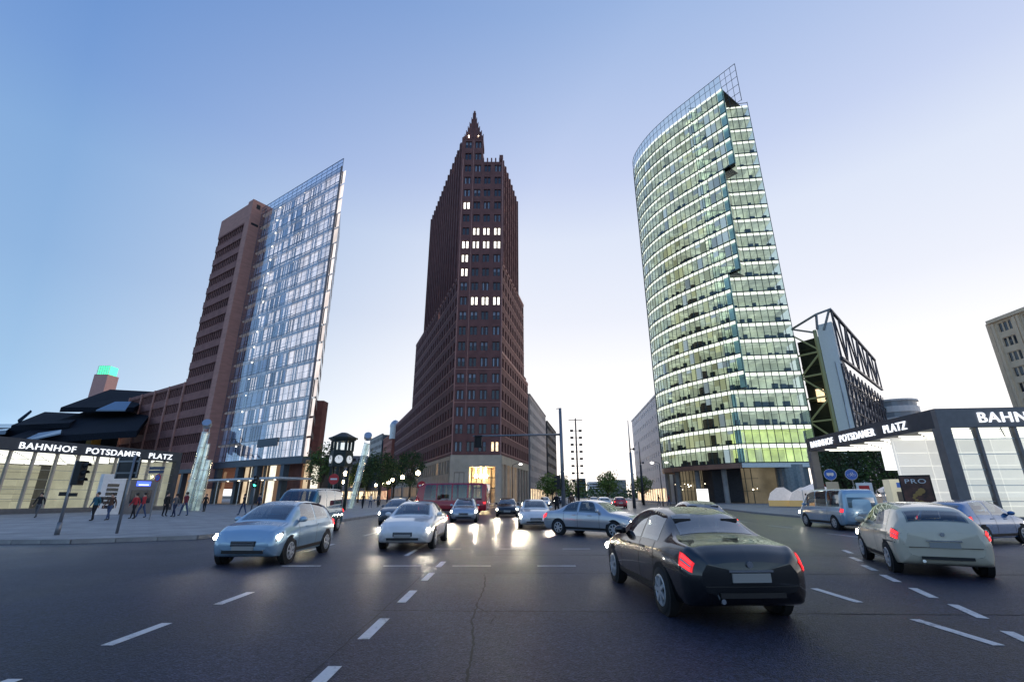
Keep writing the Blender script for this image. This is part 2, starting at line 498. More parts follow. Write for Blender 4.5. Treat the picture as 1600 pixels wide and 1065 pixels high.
def window_mb(w, h, split=0.0, fr=0.09, gm=1, d=0.12, bars=0):
    """frame in slot 0, glass in slot gm; origin bottom centre, glass facing -y"""
    mb = MB()
    mb.box(-w / 2, -w / 2 + fr, 0, d, 0, h); mb.box(w / 2 - fr, w / 2, 0, d, 0, h)
    mb.box(-w / 2 + fr, w / 2 - fr, 0, d, 0, fr); mb.box(-w / 2 + fr, w / 2 - fr, 0, d, h - fr, h)
    if split: mb.box(-split / 2, split / 2, -0.03, d, fr, h - fr)
    for b in range(bars):
        z = fr + (h - 2 * fr) * (b + 1) / (bars + 1)
        mb.box(-w / 2 + fr, w / 2 - fr, 0.01, d, z - 0.03, z + 0.03)
    mb.quad((-w / 2 + fr, d * .7, fr), (w / 2 - fr, d * .7, fr), (w / 2 - fr, d * .7, h - fr), (-w / 2 + fr, d * .7, h - fr), gm)
    return mb
def view_size(loc, ang, w):
    d = math.hypot(loc[0], loc[1])
    n = (math.sin(ang), -math.cos(ang))
    c = -(loc[0] * n[0] + loc[1] * n[1]) / d
    return w * max(c, 0.02) / d

# ---------- dark brick tower with stepped crown
def brick_mat(name, c, bc):
    m = mat(name, c, 0.85, var=0.22, vscale=0.35, bump=0.12, bscale=8)
    return m
M['brick'] = mat('dark_brick', (0.185, 0.082, 0.076), 0.85, var=0.20, vscale=0.5, bump=0.15, bscale=9)
M['brick_trim'] = mat('brick_trim', (0.44, 0.23, 0.20), 0.8, var=0.15, vscale=0.7)
M['limestone'] = mat('limestone', (0.54, 0.45, 0.35), 0.8, var=0.14, vscale=0.6, bump=0.1)
M['red_frame'] = mat('red_frame', (0.085, 0.03, 0.03), 0.5)
M['room_lit'] = glow('lit_room', (1.0, 0.93, 0.78), 1.7, obj=0.3, island=0.3, var=.35, vscale=1.2)
M['room_warm'] = glow('warm_room', (1.0, 0.72, 0.38), 1.3, var=0.45, vscale=1.5)
def brick_tower():
    FL, FR = (-13.2, 104.0), (-2.4, 104.0)
    uL, uR = Vector((0.357, -0.934)), Vector((0.21, 0.978))
    def Lp(t): return (FL[0] - uL.x * t, FL[1] - uL.y * t)
    def Rp(t): return (FR[0] + uR.x * t, FR[1] + uR.y * t)
    root = thing('brick_tower', 'dark red brick tower with stepped pointed crown and a few lit windows', 'tower', (-8, 104, 0))
    off = Vector(root.location)
    def P(mb, name, m, smooth=False):
        o = mb.build(name, m, root, -off); return o
    fh, zb = 3.83, 10.0
    wmats = [M['red_frame'], M['dark_pane'], M['room_lit'], M['room_warm'], mat('curtain', (.30, .33, .40), .8, obj=.35)]
    w_dark = window_mb(1.7, 2.15, 0.42, 0.1, 1); w_lit = window_mb(1.7, 2.15, 0.42, 0.1, 2); w_warm = window_mb(1.7, 2.15, 0.42, 0.1, 3)
    w_cur = window_mb(1.7, 2.15, 0.42, 0.1, 1); w_half = window_mb(1.7, 2.15, 0.42, 0.1, 1)
    for sx in (-1, 1): w_cur.quad((sx * .48 - .12, .075, .12), (sx * .48 + .12, .075, .12), (sx * .48 + .12, .075, 2.05), (sx * .48 - .12, .075, 2.05), 4); w_half.quad((sx * .48 - .26, .075, 1.2), (sx * .48 + .26, .075, 1.2), (sx * .48 + .26, .075, 2.05), (sx * .48 - .26, .075, 2.05), 4)
    s_dark = window_mb(1.45, 2.2, 0.08, 0.09, 1); s_lit = window_mb(1.45, 2.2, 0.08, 0.09, 2)
    items = []
    # inner masses
    core = MB()
    ins = 0.42
    def inset(pts, d=ins):
        c = Vector((sum(p[0] for p in pts) / len(pts), sum(p[1] for p in pts) / len(pts)))
        out = []
        n = len(pts)
        A = sum(pts[i][0] * pts[(i + 1) % n][1] - pts[(i + 1) % n][0] * pts[i][1] for i in range(n))
        if A < 0: pts = pts[::-1]
        for i in range(n):
            a, b, c2 = Vector(pts[i - 1]), Vector(pts[i]), Vector(pts[(i + 1) % n])
            d1, d2 = (b - a).normalized(), (c2 - b).normalized()
            n1, n2 = Vector((-d1.y, d1.x)), Vector((-d2.y, d2.x))
            k = d / max(0.3, (1 + n1.dot(n2)) / 1) 
            out.append(tuple(b + (n1 + n2) * k))
        return out
    fm = (-7.9, 104.0)
    backL, backR = Lp(43), Rp(19)
    core.prism(inset([FL, fm, (-7.0, 128), backL]), 9.5, 93.6)
    core.prism(inset([fm, FR, backR, (-7.0, 128)]), 9.5, 87.0)
    core.prism(inset([(-7.0, 122), Rp(17), Rp(28), (-9, 136)]), 0.2, 57)
    core.prism(inset([(-9, 128), Rp(26), Rp(34), (-10, 142)]), 0.2, 35)
    core.prism(inset([Lp(41), Lp(59), (-14, 150), (-12, 136)]), 0.2, 53)
    core.prism(inset([Lp(57), Lp(100), (-20, 190), (-12, 150)]), 0.2, 29)
    P(core, 'inner_block', M['brick'])
    # front face : tall half and lower half
    def front(x0, x1, nf, nc, xs):
        mb, w = facade_wall(x1 - x0, zb, nf, fh, nc, 1.7, 2.15, 0.75, th=0.40)
        P2 = mb.build('front_wall', M['brick'], root, (x0 - off.x, 104 - off.y, 0))
        for (x, z) in w: xs.append((x0 + x, z))
    fw = []
    front(FL[0], -10.35, 22, 1, fw); front(-10.35, fm[0], 22, 1, fw); front(fm[0], FR[0], 20, 2, fw)
    lit = {(2, 7), (2, 8), (3, 7), (3, 8), (1, 7), (1, 8), (0, 7)}
    def colrow(x, z):
        c = 0 if x < -10.35 else 1 if x < -7.9 else 2 if x < -5.1 else 3
        return c, int((z - zb) / fh)
    # rows counted from the ground row; row r centre height 11.2 + 3.83 r
    lit = {(1, 14), (2, 14), (3, 14), (0, 13), (1, 13), (2, 13), (3, 13), (0, 12), (0, 11), (0, 16), (1, 9), (2, 9), (3, 9)}
    for x, z in fw:
        cr = colrow(x, z)
        mb = w_lit if cr in lit else w_warm if cr == (3, 0) else rnd.choice((w_dark, w_dark, w_cur, w_cur, w_half))
        items.append((mb, (x - off.x, 104.22 - off.y, z), 0.0, 1.0))
    # pale string courses on the lower front
    tr = MB()
    for k in (3, 4, 5): tr.box(FL[0], FR[0], 103.93, 104.0, zb + fh * k + 0.0, zb + fh * k + 0.12)
    tr.box(-10.42, -10.28, 103.94, 104.0, zb + fh * 2, 94)
    for x in (FL[0] + .1, FR[0] - .1): tr.box(x - .12, x + .12, 103.9, 104, zb, 87.5)
    P(tr, 'brick_band', M['brick_trim'])
    # flanks
    def flank(a, b, z0, nf, nc, nm, pitch_w=1.45, piers=0.0):
        A = ang_of(a, b); W = math.hypot(b[0] - a[0], b[1] - a[1])
        mb, w = facade_wall(W, z0, nf, fh, nc, pitch_w, 2.2, 0.75, th=0.4)
        z1 = z0 + nf * fh
        if piers:
            p = W / nc
            for i in range(nc + 1): mb.box(max(0, i * p - 0.28), min(W, i * p + 0.28), -piers, 0, z0, z1 + 0.45)
            mb.box(0, W, 0.002, 0.4, z1, z1 + 0.35)
        else:
            for k in range(nf): mb.box(0, W, -0.06, 0, z0 + k * fh + 0.45, z0 + k * fh + 0.68, 1)
            mb.box(0, W, -0.1, 0.4, z1, z1 + 0.7, 1)
        mb.build(nm, [M['brick'], M['brick_trim']], root, (a[0] - off.x, a[1] - off.y, 0), A)
        for x, z in w:
            l = wpt(a, A, x, 0.22, z)
            litw = rnd.random() < 0.025 and z > 45
            items.append((s_lit if litw else s_dark, (l[0] - off.x, l[1] - off.y, z), A, view_size(l, A, pitch_w) * 100))
    flank(Lp(100), Lp(59), zb, 5, 15, 'flank_wall')
    flank(Lp(59), FL, zb, 11, 21, 'flank_wall')
    z2 = zb + 11 * fh
    flank(Lp(43), FL, z2, 11, 15, 'flank_wall', 1.3, 0.35)
    flank(FR, Rp(34), zb, 6, 12, 'flank_wall')
    flank(FR, Rp(28), zb + 6 * fh, 6, 10, 'flank_wall')
    flank(FR, Rp(19), zb + 12 * fh, 8, 7, 'flank_wall', 1.3, 0.3)
    scatter(root, 'window', items, wmats)
    # crown
    cr = MB(); topz = zb + 22 * fh
    steps = [(-12.9, -7.9, 94.2, 95.6), (-12.6, -8.4, 95.6, 97.2), (-12.2, -9.0, 97.2, 98.9), (-11.8, -9.5, 98.9, 100.7), (-11.35, -9.95, 100.7, 102.6), (-11.0, -10.3, 102.6, 104.6), (-10.8, -10.5, 104.6, 105.6)]
    for i, (a, b, z0, z1) in enumerate(steps):
        cr.box(a, b, 104.25 + i * .35, 110 - i * .7, z0, z1)
        n = 2 if i else 4
        for j in range(n + 1):
            x = a + (b - a) * j / n
            cr.box(x - .1, x + .1, 104.05 + i * .35, 104.3 + i * .35, z0 - .2, z1 + 0.3)
    for x in (-13.1, -12.1, -11.1, -10.1, -9.1, -8.2): cr.box(x - .18, x + .18, 103.9, 104.4, 93.9, 95.0)
    for x in (-7.7, -6.6, -5.5, -4.4, -3.3, -2.6): cr.box(x - .18, x + .18, 103.95, 104.5, 86.4, 87.9)
    cr.box(-3.4, -2.4, 104, 105.2, 87.4, 88.9)
    for i in range(3):                      # stepped shoulders down the left flank
        a = Lp(4 + i * 5); A = ang_of(Lp(43), FL)
        cr.bar((a[0] + .6, a[1] + .2, 94.0), (a[0] + .6, a[1] + .2, 95.9 - i * .12), 0.9, 1.2)
    P(cr, 'crown', M['brick'])
    sp = MB().box(-12.0, -11.7, 104.0, 104.05, 94.6, 95.4).box(-9.3, -9.1, 104.0, 104.05, 94.6, 95.4)
    P(sp, 'crown_lamp', M['lamp_soft'])
    # limestone base : piers, lintel, arcade on the right
    st = MB()
    st.box(FL[0] - .15, -9.2, 103.75, 104.3, 0.1, 10.0)
    st.box(-9.2, FR[0] - 1.2, 103.75, 104.3, 7.6, 10.0)
    st.box(FR[0] - 1.2, FR[0] + .15, 103.75, 104.7, 0.1, 10.0)
    P(st, 'stone_base', M['limestone'])
    A = ang_of(Lp(100), FL); W = 100
    mb, w = facade_wall(W - 1.5, 0.1, 2, 4.9, 37, 1.5, 2.9, 1.2, th=0.5)
    mb.build('stone_base', M['limestone'], root, (Lp(100)[0] - off.x, Lp(100)[1] - off.y, 0), A)
    win = window_mb(1.5, 2.9, 0.08, 0.09, 1); winw = window_mb(1.5, 2.9, 0.08, 0.09, 3)
    its = []
    for x, z in w:
        l = wpt(Lp(100), A, x, 0.3, z)
        its.append((winw if (z < 4 and rnd.random() < .55) or rnd.random() < .12 else win, (l[0] - off.x, l[1] - off.y, z), A, view_size(l, A, 1.5)))
    scatter(root, 'shop_window', its, wmats)
    A = ang_of(FR, Rp(34)); s2 = MB()
    s2.box(1.0, 34, 0, 0.8, 8.2, 10.0)
    for i in range(9): s2.box(1.6 + i * 3.9, 2.5 + i * 3.9, 0, 0.8, 0.1, 8.2)
    s2.build('arcade', M['limestone'], root, (FR[0] - off.x, FR[1] - off.y, 0), A)
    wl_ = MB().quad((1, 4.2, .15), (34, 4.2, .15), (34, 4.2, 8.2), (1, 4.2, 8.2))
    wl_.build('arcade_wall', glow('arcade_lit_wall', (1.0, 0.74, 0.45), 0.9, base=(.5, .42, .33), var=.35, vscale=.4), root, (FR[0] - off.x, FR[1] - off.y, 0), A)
    # entrance lobby, deep and lit
    lb = MB()
    lb.quad((-9.2, 109, .15), (-3.6, 109, .15), (-3.6, 109, 7.6), (-9.2, 109, 7.6))
    lb.quad((-9.2, 104.3, 7.58), (-9.2, 109, 7.58), (-3.6, 109, 7.58), (-3.6, 104.3, 7.58))
    lb.quad((-9.2, 104.3, .15), (-9.2, 109, .15), (-9.2, 109, 7.6), (-9.2, 104.3, 7.6))
    lb.quad((-3.6, 104.3, .15), (-3.6, 109, .15), (-3.6, 109, 7.6), (-3.6, 104.3, 7.6))
    P(lb, 'lobby', mat('lobby_stone', (.62, .5, .36), .6, var=.2, vscale=.8))
    fr = MB()
    for i in range(6): fr.box(-9.1 + i * 1.08, -8.95 + i * 1.08, 108.6, 108.9, .2, 7.5)
    fr.box(-9.1, -3.6, 108.62, 108.88, 3.2, 3.4); fr.box(-9.1, -3.6, 108.62, 108.88, 5.4, 5.55)
    P(fr, 'lobby_frame', M['dark_metal'])
    for x in (-7.9, -6.8, -5.7):
        P(MB().tube((x, 106.5, 6.0), (x, 106.5, 7.58), .03).ball((x, 106.5, 5.7), .36, 12), 'pendant_lamp', M['lamp_hot'])
    ww_ = window_mb(2.2, 2.4, 0.08, .1, 3)
    o = inst(ww_.mesh('window', wmats), 'window', root, (-11.3 - off.x, 103.74 - off.y, 4.0))
brick_tower()

# ---------- glass prow tower with terracotta slab
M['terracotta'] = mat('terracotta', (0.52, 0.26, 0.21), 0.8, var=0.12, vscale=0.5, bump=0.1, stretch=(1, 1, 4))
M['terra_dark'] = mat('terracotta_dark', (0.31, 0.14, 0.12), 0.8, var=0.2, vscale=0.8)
M['terra_trim'] = mat('terracotta_trim', (.38, .18, .155), .8, var=.1)
M['blind'] = mat('blind', (0.5, 0.46, 0.42), 0.8, emit=(1.0, 0.87, 0.82), estr=0.95, obj=0.1, island=0.22, var=.2, vscale=.4)
M['blue_room'] = mat('blue_room', (0.10, 0.16, 0.26), 0.5, emit=(0.40, 0.55, 0.90), estr=0.16, island=0.5)
M['prow_glass'] = glass('prow_glass', (0.86, 0.9, 0.95), (0.85, 0.92, 1.0), 0.12, 0.6, 3.2, 0.03, jit=0.35)
M['slate_blue'] = mat('slate_blue_steel', (0.05, 0.075, 0.105), 0.4, 0.3, var=0.1)
def prow_tower():
    B = (-62.8, 101.2); A_ = (-36.2, 83.0)
    ang = ang_of(B, A_); W = math.hypot(A_[0] - B[0], A_[1] - B[1])
    root = thing('glass_prow_tower', 'glass fronted tower with sharp prow beside a terracotta slab', 'tower', (B[0], B[1], 0), ang)
    Z0, Z1, nf, nc = 8.2, 68.4, 17, 17
    fh = (Z1 - Z0) / nf; pw = W / nc
    def L(mb, name, m, smooth=False): return mb.build(name, m, root, smooth=smooth)
    # panes
    me = MB().box(-pw / 2 + .03, pw / 2 - .03, -0.012, 0.012, 0.05, fh - .05).mesh('pane', M['prow_glass'])
    for k in range(nf):
        for i in range(nc):
            o = inst(me, 'pane', root, (pw * (i + .5), 0, Z0 + k * fh))
            o.rotation_euler = (R(rnd.uniform(-.5, .5)), 0, R(rnd.uniform(-.5, .5)))
    top = MB(); tpm = MB().box(-pw / 2 + .03, pw / 2 - .03, -0.012, 0.012, 0.05, 1.9).mesh('parapet_pane', M['prow_glass'])
    for i in range(nc): inst(tpm, 'parapet_pane', root, (pw * (i + .5), 0, Z1))
    fr = MB()
    for i in range(nc + 1): fr.box(i * pw - .025, i * pw + .025, .02, .12, Z0, Z1 + 2.0)
    for k in range(nf + 1):
        fr.box(0, W, .02, .13, Z0 + k * fh - .06, Z0 + k * fh + .06)
        if k < nf:
            fr.box(0, W, .03, .08, Z0 + k * fh + fh * .36, Z0 + k * fh + fh * .36 + .05)
    fr.box(0, W, .0, .15, Z1 + 1.95, Z1 + 2.05); fr.box(0, W, .0, .12, Z1 + 1.0, Z1 + 1.06)
    L(fr, 'facade_frame', mat('silver_blue_frame', (.16, .18, .23), .35, .5))
    # floors behind the skin
    sl = MB()
    fdir = Vector((-47.0, 112.0)) - Vector(A_); fl = fdir.length
    fa = math.atan2(fdir.y, fdir.x) - ang
    fe = lambda t: (W + t * math.cos(fa) - .25, t * math.sin(fa))
    for k in range(nf + 1): sl.prism([(.1, .35), (W - .35, .35), fe(9.0), (.1, 9)], Z0 + k * fh - .38, Z0 + k * fh - .02)
    L(sl, 'floor_slab', mat('pale_slab', (.62, .58, .54), .7, emit=(1, .86, .72), estr=.12))
    # inner skin : blue glazed bays on the left, pale blinds towards the prow
    bl, br, mu, hot = MB(), MB(), MB(), MB()
    for k in range(nf):
        z = Z0 + k * fh
        edge = 0.30 + 0.30 * rnd.random() if k > 5 else 0.55 + .12 * rnd.random()
        for i in range(nc * 2):
            x = i * pw / 2; s = x / W
            pb = (s > edge) or (s > edge - .25 and rnd.random() < .4) or (.14 < s < .3 and rnd.random() < (.5 if k > 5 else .25))
            yy = 1.0 if i % 2 else 1.03
            (br if pb else bl).quad((x + .03, yy, z), (x + pw / 2 - .03, yy, z), (x + pw / 2 - .03, yy, z + fh - .4), (x + .03, yy, z + fh - .4))
            if rnd.random() < .5: mu.box(x - .05, x + .05, .8, 1.0, z, z + fh - .4)
        mu.box(0, W * .62, .85, 1.0, z + fh * .30, z + fh * .30 + .08)
    kind(L(br, 'blind', M['blind']), 'stuff'); kind(L(bl, 'inner_glazing', M['blue_room']), 'stuff'); L(mu, 'inner_mullion', M['slate_blue'])
    for k in range(nf + 1):
        for s, r in ((.235, .15), (.56, .08)):
            if rnd.random() < .85 or s < .3:
                MB().ball((W * s + rnd.uniform(-.2, .2), .5, Z0 + k * fh - .42 - r), r, 8).build('floor_lamp', M['lamp_soft'], root)
        # bright strip of ceiling light towards the prow
        if k: MB().box(W * rnd.uniform(.1, .45), W - 1.2, .34, .42, Z0 + k * fh - .62, Z0 + k * fh - .40).build('ceiling_light', glow('ceiling_strip', (1, .88, .80), 1.0, var=.5, vscale=.25) if 'ceil' not in M else M['ceil'], root)
        M.setdefault('ceil', bpy.data.materials.get('ceiling_strip'))
    # narrow far flank, slightly behind the prow
    fk = MB(); rr = MB()
    for k in range(nf):
        z = Z0 + k * fh
        for i in range(12):
            rr.quad((i * fl / 12 + .2, -.03, z), (i * fl / 12 + fl / 12 - .2, -.03, z), (i * fl / 12 + fl / 12 - .2, -.03, z + 1.9), (i * fl / 12 + .2, -.03, z + 1.9))
    fk.box(0, fl, 0, .3, Z0, Z1)
    fk.build('flank_wall', mat('flank_grey', (.20, .18, .19), .6, var=.2), root, (W, 0, 0), fa)
    rr.build('flank_glazing', M['dark_pane'], root, (W, 0, 0), fa)
    bk = MB(); e = (W + fl * math.cos(fa), fl * math.sin(fa))
    q8 = fe(9.2); bk.prism([(0, 9.2), (q8[0] - .3, q8[1]), (e[0] - .5, e[1]), (-6, 24)], .2, Z1)
    L(bk, 'inner_block', M['terra_dark'])
    # lower brown block behind the prow
    p = Vector((-45.0, 114.5))
    lb = MB().box(-14, -1.6, 0, 3, .1, 24); lb.build('rear_block', M['terra_dark'], root, Matrix.Rotation(-ang, 4, 'Z') @ Vector((p.x - B[0], p.y - B[1], 0)), -ang)
    # ground floor : recessed lit hall, blue columns, canopy
    ld = MB().box(-4, W - .3, .15, .9, 7.0, 8.15); ld.box(-4, W - .3, .9, 10, 7.6, 8.1)
    L(ld, 'lintel', M['slate_blue'])
    for i, x in enumerate((1.0, 9.5, 16.5, 25.5)):
        L(MB().box(x - .55, x + .55, .5, 1.6, .12, 7.0), 'column', M['slate_blue'])
    hall = MB(); hw = MB()
    for i in range(11):
        x = 1.5 + i * 2.45
        hw.box(x, x + (2.0 if i % 3 else 1.2), 6.2, 6.4, .15, 7.5, i % 3)
    L(hw, 'hall_wall', [glow('hall_warm', (1, .78, .5), .55, base=(.6, .5, .4), var=.3, vscale=.5), glow('hall_cream', (1, .92, .72), 1.0, var=.2), mat('hall_wood', (.28, .17, .12), .6, emit=(1, .6, .35), estr=.12)])
    L(MB().quad((0, 6.6, .15), (W - 1, 6.6, .15), (W - 1, 6.6, 7.6), (0, 6.6, 7.6)), 'hall_back', mat('hall_dark', (.10, .07, .06), .7))
    for i in range(3): L(MB().box(11.5 + i * 2.2, 12.1 + i * 2.2, 2.4, 2.7, .13, 7.2), 'timber_fin', M['limestone'])
    cp = MB().box(2.5, W + 1.5, -5.0, 1.5, 4.25, 4.55); L(cp, 'canopy', mat('canopy_white', (.62, .66, .7), .35, var=.1))
    for i in range(5): L(MB().tube((13 + i * 4, -2.5, 4.18), (13 + i * 4, -2.5, 4.25), .16, n=10), 'canopy_lamp', M['lamp_soft'])
    for i in range(4): L(MB().tube((5 + i * 8, -4.2, .12), (5 + i * 8, -4.2, 4.25), .09, n=8), 'canopy_post', M['steel'])
    L(MB().box(W * .52, W * .74, -.16, -.08, 10.4, 11.9), 'sign_board', M['slate_blue'])
    # terracotta slab standing forward of the glass
    S = (-64.8, 99.6); sr = Matrix.Rotation(-ang, 4, 'Z') @ Vector((S[0] - B[0], S[1] - B[1], 0))
    sx, sy = sr.x, sr.y
    HT = 71.6; DL = 16.4
    e = MB()
    e.box(sx - 1.6, 0.0, sy + .0, 9.0, 3.0, HT)
    e.box(sx - DL, sx - 1.6, sy + .45, 9, 66.4, HT)
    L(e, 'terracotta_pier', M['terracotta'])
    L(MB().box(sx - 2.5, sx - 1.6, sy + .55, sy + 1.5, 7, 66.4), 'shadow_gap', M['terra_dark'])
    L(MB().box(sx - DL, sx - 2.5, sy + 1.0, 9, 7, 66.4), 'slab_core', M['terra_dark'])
    L(MB().box(-.02, .05, sy + 1.0, sy + 1.9, 69.4, 70.6).box(-.02, .05, sy + .5, sy + 2.2, 64.6, 65.2), 'vent_opening', M['black'])
    def ribs(x0, x1, y, z0, nf, f2, nm):
        w = MB(); gl = MB(); n = int((x1 - x0) / .95)
        its = []
        for k in range(nf):
            z = z0 + k * f2
            w.box(x0, x1, y, y + .4, z, z + 1.25); w.box(x0, x1, y - .05, y + .4, z + 1.25, z + 1.4, 1)
            w.box(x0, x1, y, y + .4, z + f2 - .35, z + f2)
            for i in range(n + 1):
                x = x0 + (x1 - x0) * i / n
                w.box(max(x0, x - .11), min(x1, x + .11), y + .16, y + .38, z + 1.4, z + f2 - .35)
            gl.quad((x0, y + .32, z + 1.4), (x1, y + .32, z + 1.4), (x1, y + .32, z + f2 - .35), (x0, y + .32, z + f2 - .35))
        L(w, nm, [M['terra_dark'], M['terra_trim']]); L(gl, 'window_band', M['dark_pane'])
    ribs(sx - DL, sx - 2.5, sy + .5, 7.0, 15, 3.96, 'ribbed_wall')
    # long lower wing to the left
    x1 = sx - DL; x0 = x1 - 34
    ribs(x0, x1, sy + .5, 7.0, 5, 3.96, 'ribbed_wall')
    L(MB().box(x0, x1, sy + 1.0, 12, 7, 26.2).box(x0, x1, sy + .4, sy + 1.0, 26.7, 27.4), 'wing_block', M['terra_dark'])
    pf = MB()
    for i in range(5): pf.box(x0 + i * 8.5 - .25, x0 + i * 8.5 + .25, sy + .2, sy + .5, 7, 27.4)
    L(pf, 'downpipe', M['terracotta'])
    L(MB().box(x0, sx, sy + .3, sy + 1.2, 6.2, 7.0), 'base_lintel', M['slate_blue'])
    for i in range(8): L(MB().box(sx - 2 - i * 6.6, sx - 1 - i * 6.6, sy + .6, sy + 1.6, .12, 6.2), 'column', M['slate_blue'])
    L(MB().quad((x0, sy + 5, .15), (sx + 2, sy + 5, .15), (sx + 2, sy + 5, 6.4), (x0, sy + 5, 6.4)), 'arcade_wall', glow('arcade_brown', (1, .62, .36), .22, base=(.4, .27, .2), var=.4, vscale=.3))
prow_tower()

# ---------- curved glass tower with lit offices
M['tower_glass'] = glass('tower_glass', (0.84, 0.93, 0.90), (0.80, 0.92, 1.0), 0.08, 0.9, 2.6, 0.02, jit=0.25)
M['frit'] = glow('lit_transom', (0.95, 1.0, 0.84), 1.0, island=.10, obj=.10, base=(.7, .75, .65))
M['green_frame'] = mat('green_grey_frame', (0.03, 0.055, 0.06), 0.4, 0.4)
def room_mat(name, c, s):
    return mat(name, (.5, .5, .45), .8, emit=c, estr=s, island=.25, var=.3, vscale=.5)
M['ceiling_lit'] = room_mat('office_ceiling', (0.92, 1.0, 0.78), 0.34)
M['wall_lit'] = room_mat('office_wall', (0.86, 0.95, 0.68), 0.24)
M['blind_pale'] = mat('office_blind', (.5, .53, .52), .8, emit=(.86, .92, .95), estr=.28, island=.4)
M['blind_yellow'] = mat('office_blind_yellow', (.45, .43, .25), .8, emit=(.95, .92, .5), estr=.30, island=.5)
M['office_dark'] = mat('office_furniture', (.03, .04, .035), .7)
M['green_room'] = room_mat('green_lobby', (0.85, 1.0, 0.30), 0.5)
def catmull(P, step):
    Q = [Vector(P[0]) * 2 - Vector(P[1])] + [Vector(p) for p in P] + [Vector(P[-1]) * 2 - Vector(P[-2])]
    D = []
    for i in range(1, len(Q) - 2):
        for j in range(40):
            t = j / 40
            a, b, c, d = Q[i - 1], Q[i], Q[i + 1], Q[i + 2]
            D.append(0.5 * ((2 * b) + (c - a) * t + (2 * a - 5 * b + 4 * c - d) * t * t + (3 * b - a - 3 * c + d) * t ** 3))
    D.append(Q[-2])
    out = [D[0]]; acc = 0
    for a, b in zip(D[:-1], D[1:]):
        acc += (b - a).length
        if acc >= step: out.append(b); acc -= step
    return out
def glass_tower():
    # west end first, prow last, so the wall runs left to right for the viewer
    C = catmull([(50, 131), (44.5, 129.5), (40, 126.5), (37.9, 121.5), (38.2, 116), (40.2, 109.5), (43.7, 103), (48.2, 96.3), (52.9, 89.6), (54.9, 86.8)], 1.42)
    root = thing('curved_glass_tower', 'tall curved green glass office tower with every floor lit', 'tower', (46, 100, 0))
    off = Vector(root.location)
    def P(mb, name, m): return mb.build(name, m, root, -off)
    Z0, fh, nf = 8.0, 3.75, 24
    tr = 0.88
    lims = lambda k: .489 if k < 4 else .517 if k < 11 else .545 if k < 18 else .579
    panes, trans = [], []
    cache = {}
    def pane_mb(w, z0, z1):
        key = (round(w, 2), z0, z1)
        if key not in cache: cache[key] = MB().quad((-w / 2 + .03, 0, z0), (w / 2 - .03, 0, z0), (w / 2 - .03, 0, z1), (-w / 2 + .03, 0, z1))
        return cache[key]
    fr, fl, rc, rw, bp, by, dk, gr, tb = [MB() for _ in range(9)]
    band = []
    def bay(a, b, k, nrm, s, curved):
        z = Z0 + k * fh; A = ang_of(a, b); w = (Vector(b) - Vector(a)).length
        m = (Vector(a) + Vector(b)) / 2
        pr = view_size(m, A, w) / (1 + z / 90)
        panes.append((pane_mb(1.42 if abs(w - 1.42) < .06 else w, .12, fh - tr), (m.x - off.x, m.y - off.y, z), A, pr))
        trans.append((pane_mb(1.42 if abs(w - 1.42) < .06 else w, fh - tr + .05, fh - .06), (m.x - off.x + nrm.x * .16, m.y - off.y + nrm.y * .16, z), A, pr))
        # mullion and transom lines
        av, bv = Vector(a), Vector(b)
        o = -nrm * .03
        fr.bar((*(av + o), z), (*(av + o), z + fh), .10, .10)
        fr.bar((*(av + o), z + .03), (*(bv + o), z + .03), .14, .22)
        fr.bar((*(av + o), z + fh - tr), (*(bv + o), z + fh - tr), .06, .05)
        if curved == 2:                                    # the last bays stand free of the rooms: dark glazed backing
            tb.quad((*(av + nrm * .5), z), (*(bv + nrm * .5), z), (*(bv + nrm * .5), z + fh), (*(av + nrm * .5), z + fh))
            return
        # room behind the pane
        d = 4.2
        i0, i1 = av + nrm * d, bv + nrm * d
        e0, e1 = av + nrm * .35, bv + nrm * .35
        lowgreen = (not curved) and k < 2
        (gr if lowgreen else rc).quad((*e0, z + fh - tr + .02), (*e1, z + fh - tr + .02), (*i1, z + fh - tr + .02), (*i0, z + fh - tr + .02))
        (gr if lowgreen else rw).quad((*i0, z + .1), (*i1, z + .1), (*i1, z + fh - tr), (*i0, z + fh - tr))
        fl.quad((*av, z), (*i0, z), (*i1, z), (*bv, z))
        q = rnd.random()
        if curved:
            yellow = 0.28 < s < 0.72
            if q < .42:
                h = rnd.choice((.25, .5, .9, 1.0)) * (fh - tr - .2)
                t = by if (yellow and rnd.random() < .7) else bp
                x0, x1 = av + nrm * .22, bv + nrm * .22
                t.quad((*x0, z + fh - tr - h), (*x1, z + fh - tr - h), (*x1, z + fh - tr), (*x0, z + fh - tr))
        if q > .40 and not lowgreen:                         # desks, cupboards, plants
            h = rnd.uniform(.5, 1.35)
            c = av + (bv - av) * .5 + nrm * rnd.uniform(.7, 1.6)
            wv = rnd.uniform(.3, .68)
            dk.prism([tuple(c + (bv - av) * -wv / 1.4 + nrm * .3), tuple(c + (bv - av) * wv / 1.4 + nrm * .3), tuple(c + (bv - av) * wv / 1.4 - nrm * .2), tuple(c - (bv - av) * wv / 1.4 - nrm * .2)], z + .1, z + .1 + h)
        if rnd.random() < .10:                              # partition wall
            dv = (bv - av).normalized() * .05
            rw.prism([tuple(av + nrm * .5), tuple(av + nrm * .5 + dv), tuple(i0 + dv), tuple(i0)], z + .1, z + fh - tr)
    n = len(C) - 1
